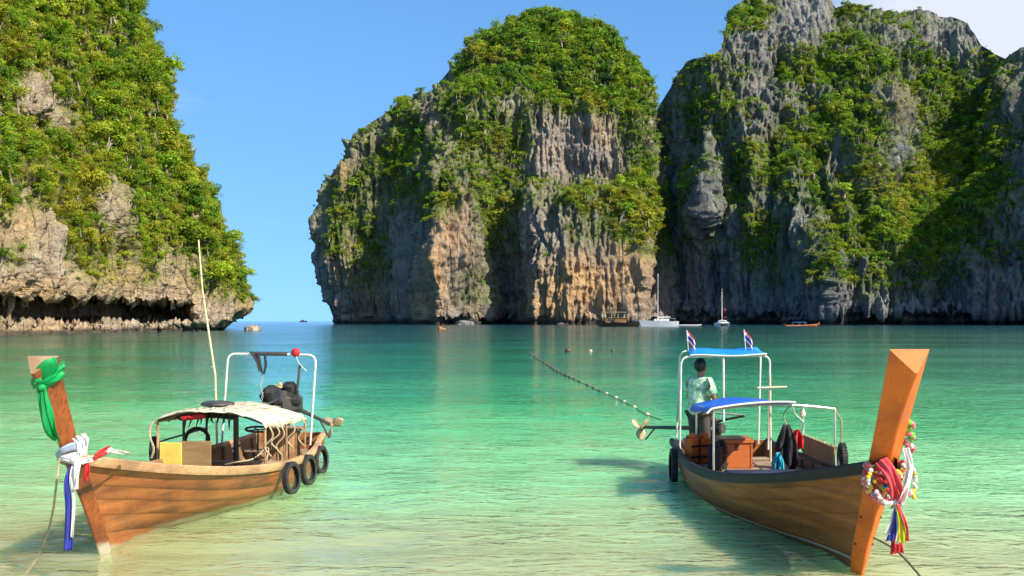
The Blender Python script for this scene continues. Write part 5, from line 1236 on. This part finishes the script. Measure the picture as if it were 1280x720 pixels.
for k in range(4): mb = MB(); mb.box(c + Vector((-4.6 + 2 * k, -1.9 - .14 * (-3 + 2 * k) * -1, 2.8)), (1.2, .1, 1.0), R(-8)); build(mb, 'window', M_GLASS_D, cab)
mb = MB(); mb.box(c + Vector((-2, 0, 6.2)), (10.5, 4.2, .25), R(-8), .08); build(mb, 'upper_roof', plain('tan_roof', (.42, .30, .12), .6, scale=.8), T_)
for k in range(4):
    for sy in (-1.7, 1.7): build(MB().tube([c + Vector((-6.2 + 2.8 * k, sy, 3.6)), c + Vector((-6.2 + 2.8 * k, sy, 6.2))], .09, 6), 'roof_post', M_PIPE_W, T_)
mb = MB(); mb.box(c + Vector((-1.5, 0, 3.8)), (10.5, 4.2, .2), R(-8), .05); build(mb, 'upper_deck', M_RAIL_L, T_)
# sloop
p = onz(825, 408.2, 0); c = Vector((p.x, p.y, 0)); S_ = thing('sailing_yacht', 'white sailing yacht with a tall bare mast moored by the domed cliff', 'yacht', c)
far_hull(c, 16, 4.4, 2.3, 2.9, R(180), M_GEL, S_, -.5)
mb = MB(); mb.box(c + Vector((.6, 0, 2.85)), (6.5, 2.6, .9), 0, .3, ); cab = build(mb, 'cabin', M_GEL, S_)
for k in range(4): mb = MB(); mb.box(c + Vector((-1.6 + 1.4 * k, -1.32, 2.95)), (.9, .06, .3), 0, .02); build(mb, 'window', M_GLASS_D, cab)
mb = MB(); mb.box(c + Vector((4.9, 0, 3.5)), (3.2, 2.6, .12), 0, .05); build(mb, 'cockpit_awning', plain('grey_awning', (.30, .32, .34), .7), S_)
for sx in (3.5, 6.2): build(MB().tube([c + Vector((sx, -1.1, 2)), c + Vector((sx, -1.1, 3.5))], .05, 6), 'awning_post', M_PIPE_S, S_)
mz = HC + (HOR - 342) / F * c.y
ms_ = build(MB().tube([c + Vector((-.9, 0, 2)), c + Vector((-.9, 0, mz))], [.26, .16], 8), 'mast', plain('mast_paint', (.72, .66, .60), .4, scale=1), S_)
for z in (mz * .45, mz * .72): build(MB().tube([c + Vector((-.9, -1.3, z)), c + Vector((-.9, 1.3, z))], .06, 5), 'spreader', M_PIPE_W, ms_)
build(MB().tube([c + Vector((-.8, 0, 4.0)), c + Vector((4.5, 0, 4.1))], .22, 8), 'boom', M_WHITE, S_)
for q in ((-7.8, 0, 2.3), (7.6, 0, 1.8), (-.9, -2.1, 1.9), (-.9, 2.1, 1.9)): build(MB().tube([c + Vector((-.9, 0, mz)), c + Vector(q)], .045, 4), 'stay', M_PIPE_D, S_)
build(MB().tube([c + Vector((-8.4, 0, 2.3)), c + Vector((-7.6, 0, 3.3)), c + Vector((-5.5, 0, 2.2))], .06, 5), 'bow_rail', M_PIPE_S, S_)
dd_ = c + Vector((14, 6, 0)); dg_ = thing('dinghy', 'low grey rubber dinghy trailing behind the white yacht', 'dinghy', dd_)
for sy in (-.8, .8): build(MB().tube([dd_ + Vector((-5, sy, .45)), dd_ + Vector((3.5, sy, .45)), dd_ + Vector((5, 0, .75))], [.42, .42, .3], 8), 'side_tube', plain('grey_rubber_%d' % (sy > 0), (.30, .32, .33), .6), dg_)
mb = MB(); mb.box(dd_ + Vector((-.8, 0, .3)), (8, 1.3, .2)); build(mb, 'floor', M_PIPE_D, dg_)
# catamaran seen from the stern
p = onz(903, 407.8, 0); c = Vector((p.x, p.y, 0)); C_ = thing('catamaran', 'white catamaran with one mast anchored under the dark cliff wall', 'catamaran', c)
for sx in (-2.1, 2.1): far_hull(c + Vector((sx, 0, 0)), 11, 1.5, 1.5, 1.8, R(-88), M_GEL, C_, -.3)
mb = MB(); mb.box(c + Vector((0, 0, 1.55)), (4.6, 7, .7), 0, .2); build(mb, 'bridge_deck', M_GEL, C_)
mb = MB(); mb.box(c + Vector((0, .5, 2.3)), (3.6, 4, .9), 0, .35); cab = build(mb, 'cabin', M_GEL, C_)
mb = MB(); mb.box(c + Vector((0, -1.52, 2.35)), (2.8, .06, .4), 0, .02); build(mb, 'window', M_GLASS_D, cab)
mz = HC + (HOR - 361) / F * c.y; build(MB().tube([c + Vector((0, 1, 2.5)), c + Vector((0, 1, mz))], [.22, .14], 8), 'mast', M_GEL, C_)
build(MB().tube([c + Vector((.1, .9, 4)), c + Vector((1.1, -3, 4.1))], .2, 7), 'boom', M_RED, C_)
for q in ((-2.3, -1, 1.8), (2.3, -1, 1.8), (0, -5, 1.8)): build(MB().tube([c + Vector((0, 1, mz)), c + Vector(q)], .04, 4), 'stay', M_PIPE_D, C_)
mb = MB(); mb.tube([c + Vector((.9, .9, 6)), c + Vector((1.0, .9, 8))], .04, 5); mb.grid([[c + Vector((1.0 + .9 * i / 4, .9 + .08 * math.sin(i), 8 - .15 * i / 4 - .6 * j / 3)) for j in range(4)] for i in range(5)]); build(mb, 'ensign', M_RED, C_, thick=.02)
# launch on the horizon
p = Vector(((379 - 640) / F * 2000, 2000, 0)); c = p; F_ = thing('distant_launch', 'tiny dark boat out at sea on the horizon line', 'boat', c)
far_hull(c, 13, 4, 2.2, 3.2, R(10), plain('dark_launch', (.05, .06, .08), .6, scale=.5), F_); mb = MB(); mb.box(c + Vector((-1, 0, 3.2)), (5.5, 3, 2.4), R(10), .3); build(mb, 'cabin', plain('launch_cabin', (.12, .14, .17), .5, scale=.5), F_)
for k in range(2): mb = MB(); mb.box(c + Vector((-2.2 + 2.3 * k, -1.62 - .2 + .4 * k, 3.5)), (1.5, .1, .8), R(10)); build(mb, 'window', M_GLASS_D, F_)

# ================================================================== swimming-area float line and loose buoys
fl = [(664, 443.5), (669, 447), (675, 450.5), (680, 453.5), (685, 457), (689, 459.5), (693, 462), (697, 464.5), (702, 467), (707, 469.5), (712, 471.5), (718, 474), (724, 477), (734, 481.5), (741, 484.5), (749, 488.5), (758, 492), (770, 497), (780, 502), (793, 509), (809, 518), (827, 524.5)]
pts = [onz(x, y, .03) for x, y in fl]; base = pts[-1].copy(); base.z = 0
bl_ = thing('float_line', 'string of small floats on a rope running out across the bay', 'float line', base)
rope('rope', [p - Vector((0, 0, .01)) for p in pts], .012, M_ROPE_D, bl_)
M_FL_W = plain('white_float', (.62, .54, .36), .5, scale=5, dirt=(.4, .3, .18)); M_FL_D = plain('dark_float', (.08, .06, .04), .6, scale=5)
for i, p in enumerate(pts[:-1]):
    s_ = lerp(.15, .07, min(1, i / 15)); d = (pts[i + 1] - p).normalized(); mb = MB(); mb.tube([p - d * s_ * 1.1, p - d * s_ * .8, p + d * s_ * .8, p + d * s_ * 1.1], [s_ * .35, s_ * .75, s_ * .75, s_ * .35], 10); build(mb, 'float', M_FL_W if i > 15 else M_FL_D, bl_)
for (x, y, r_, m, lab) in ((710, 440, .26, M_FL_D, 'dark round buoy floating alone beyond the float line'), (738, 439.5, .14, M_FL_W, 'pale small buoy floating alone beyond the float line'), (766, 439.8, .16, M_FL_D, 'small low dark buoy floating out in front of the tour boat')):
    p = onz(x, y, 0); t = thing('buoy', lab, 'buoy', p); mb = MB(); mb.ball(p + Vector((0, 0, r_ * .35)), r_, 14, 10, (1.05, 1.05, .95)); build(mb, 'buoy_ball', m, t); mb = MB(); mb.torus(p + Vector((0, 0, r_ * 1.3)), r_ * .18, r_ * .06, (0, 1, 0), 10, 6); build(mb, 'ring', M_PIPE_D, t)
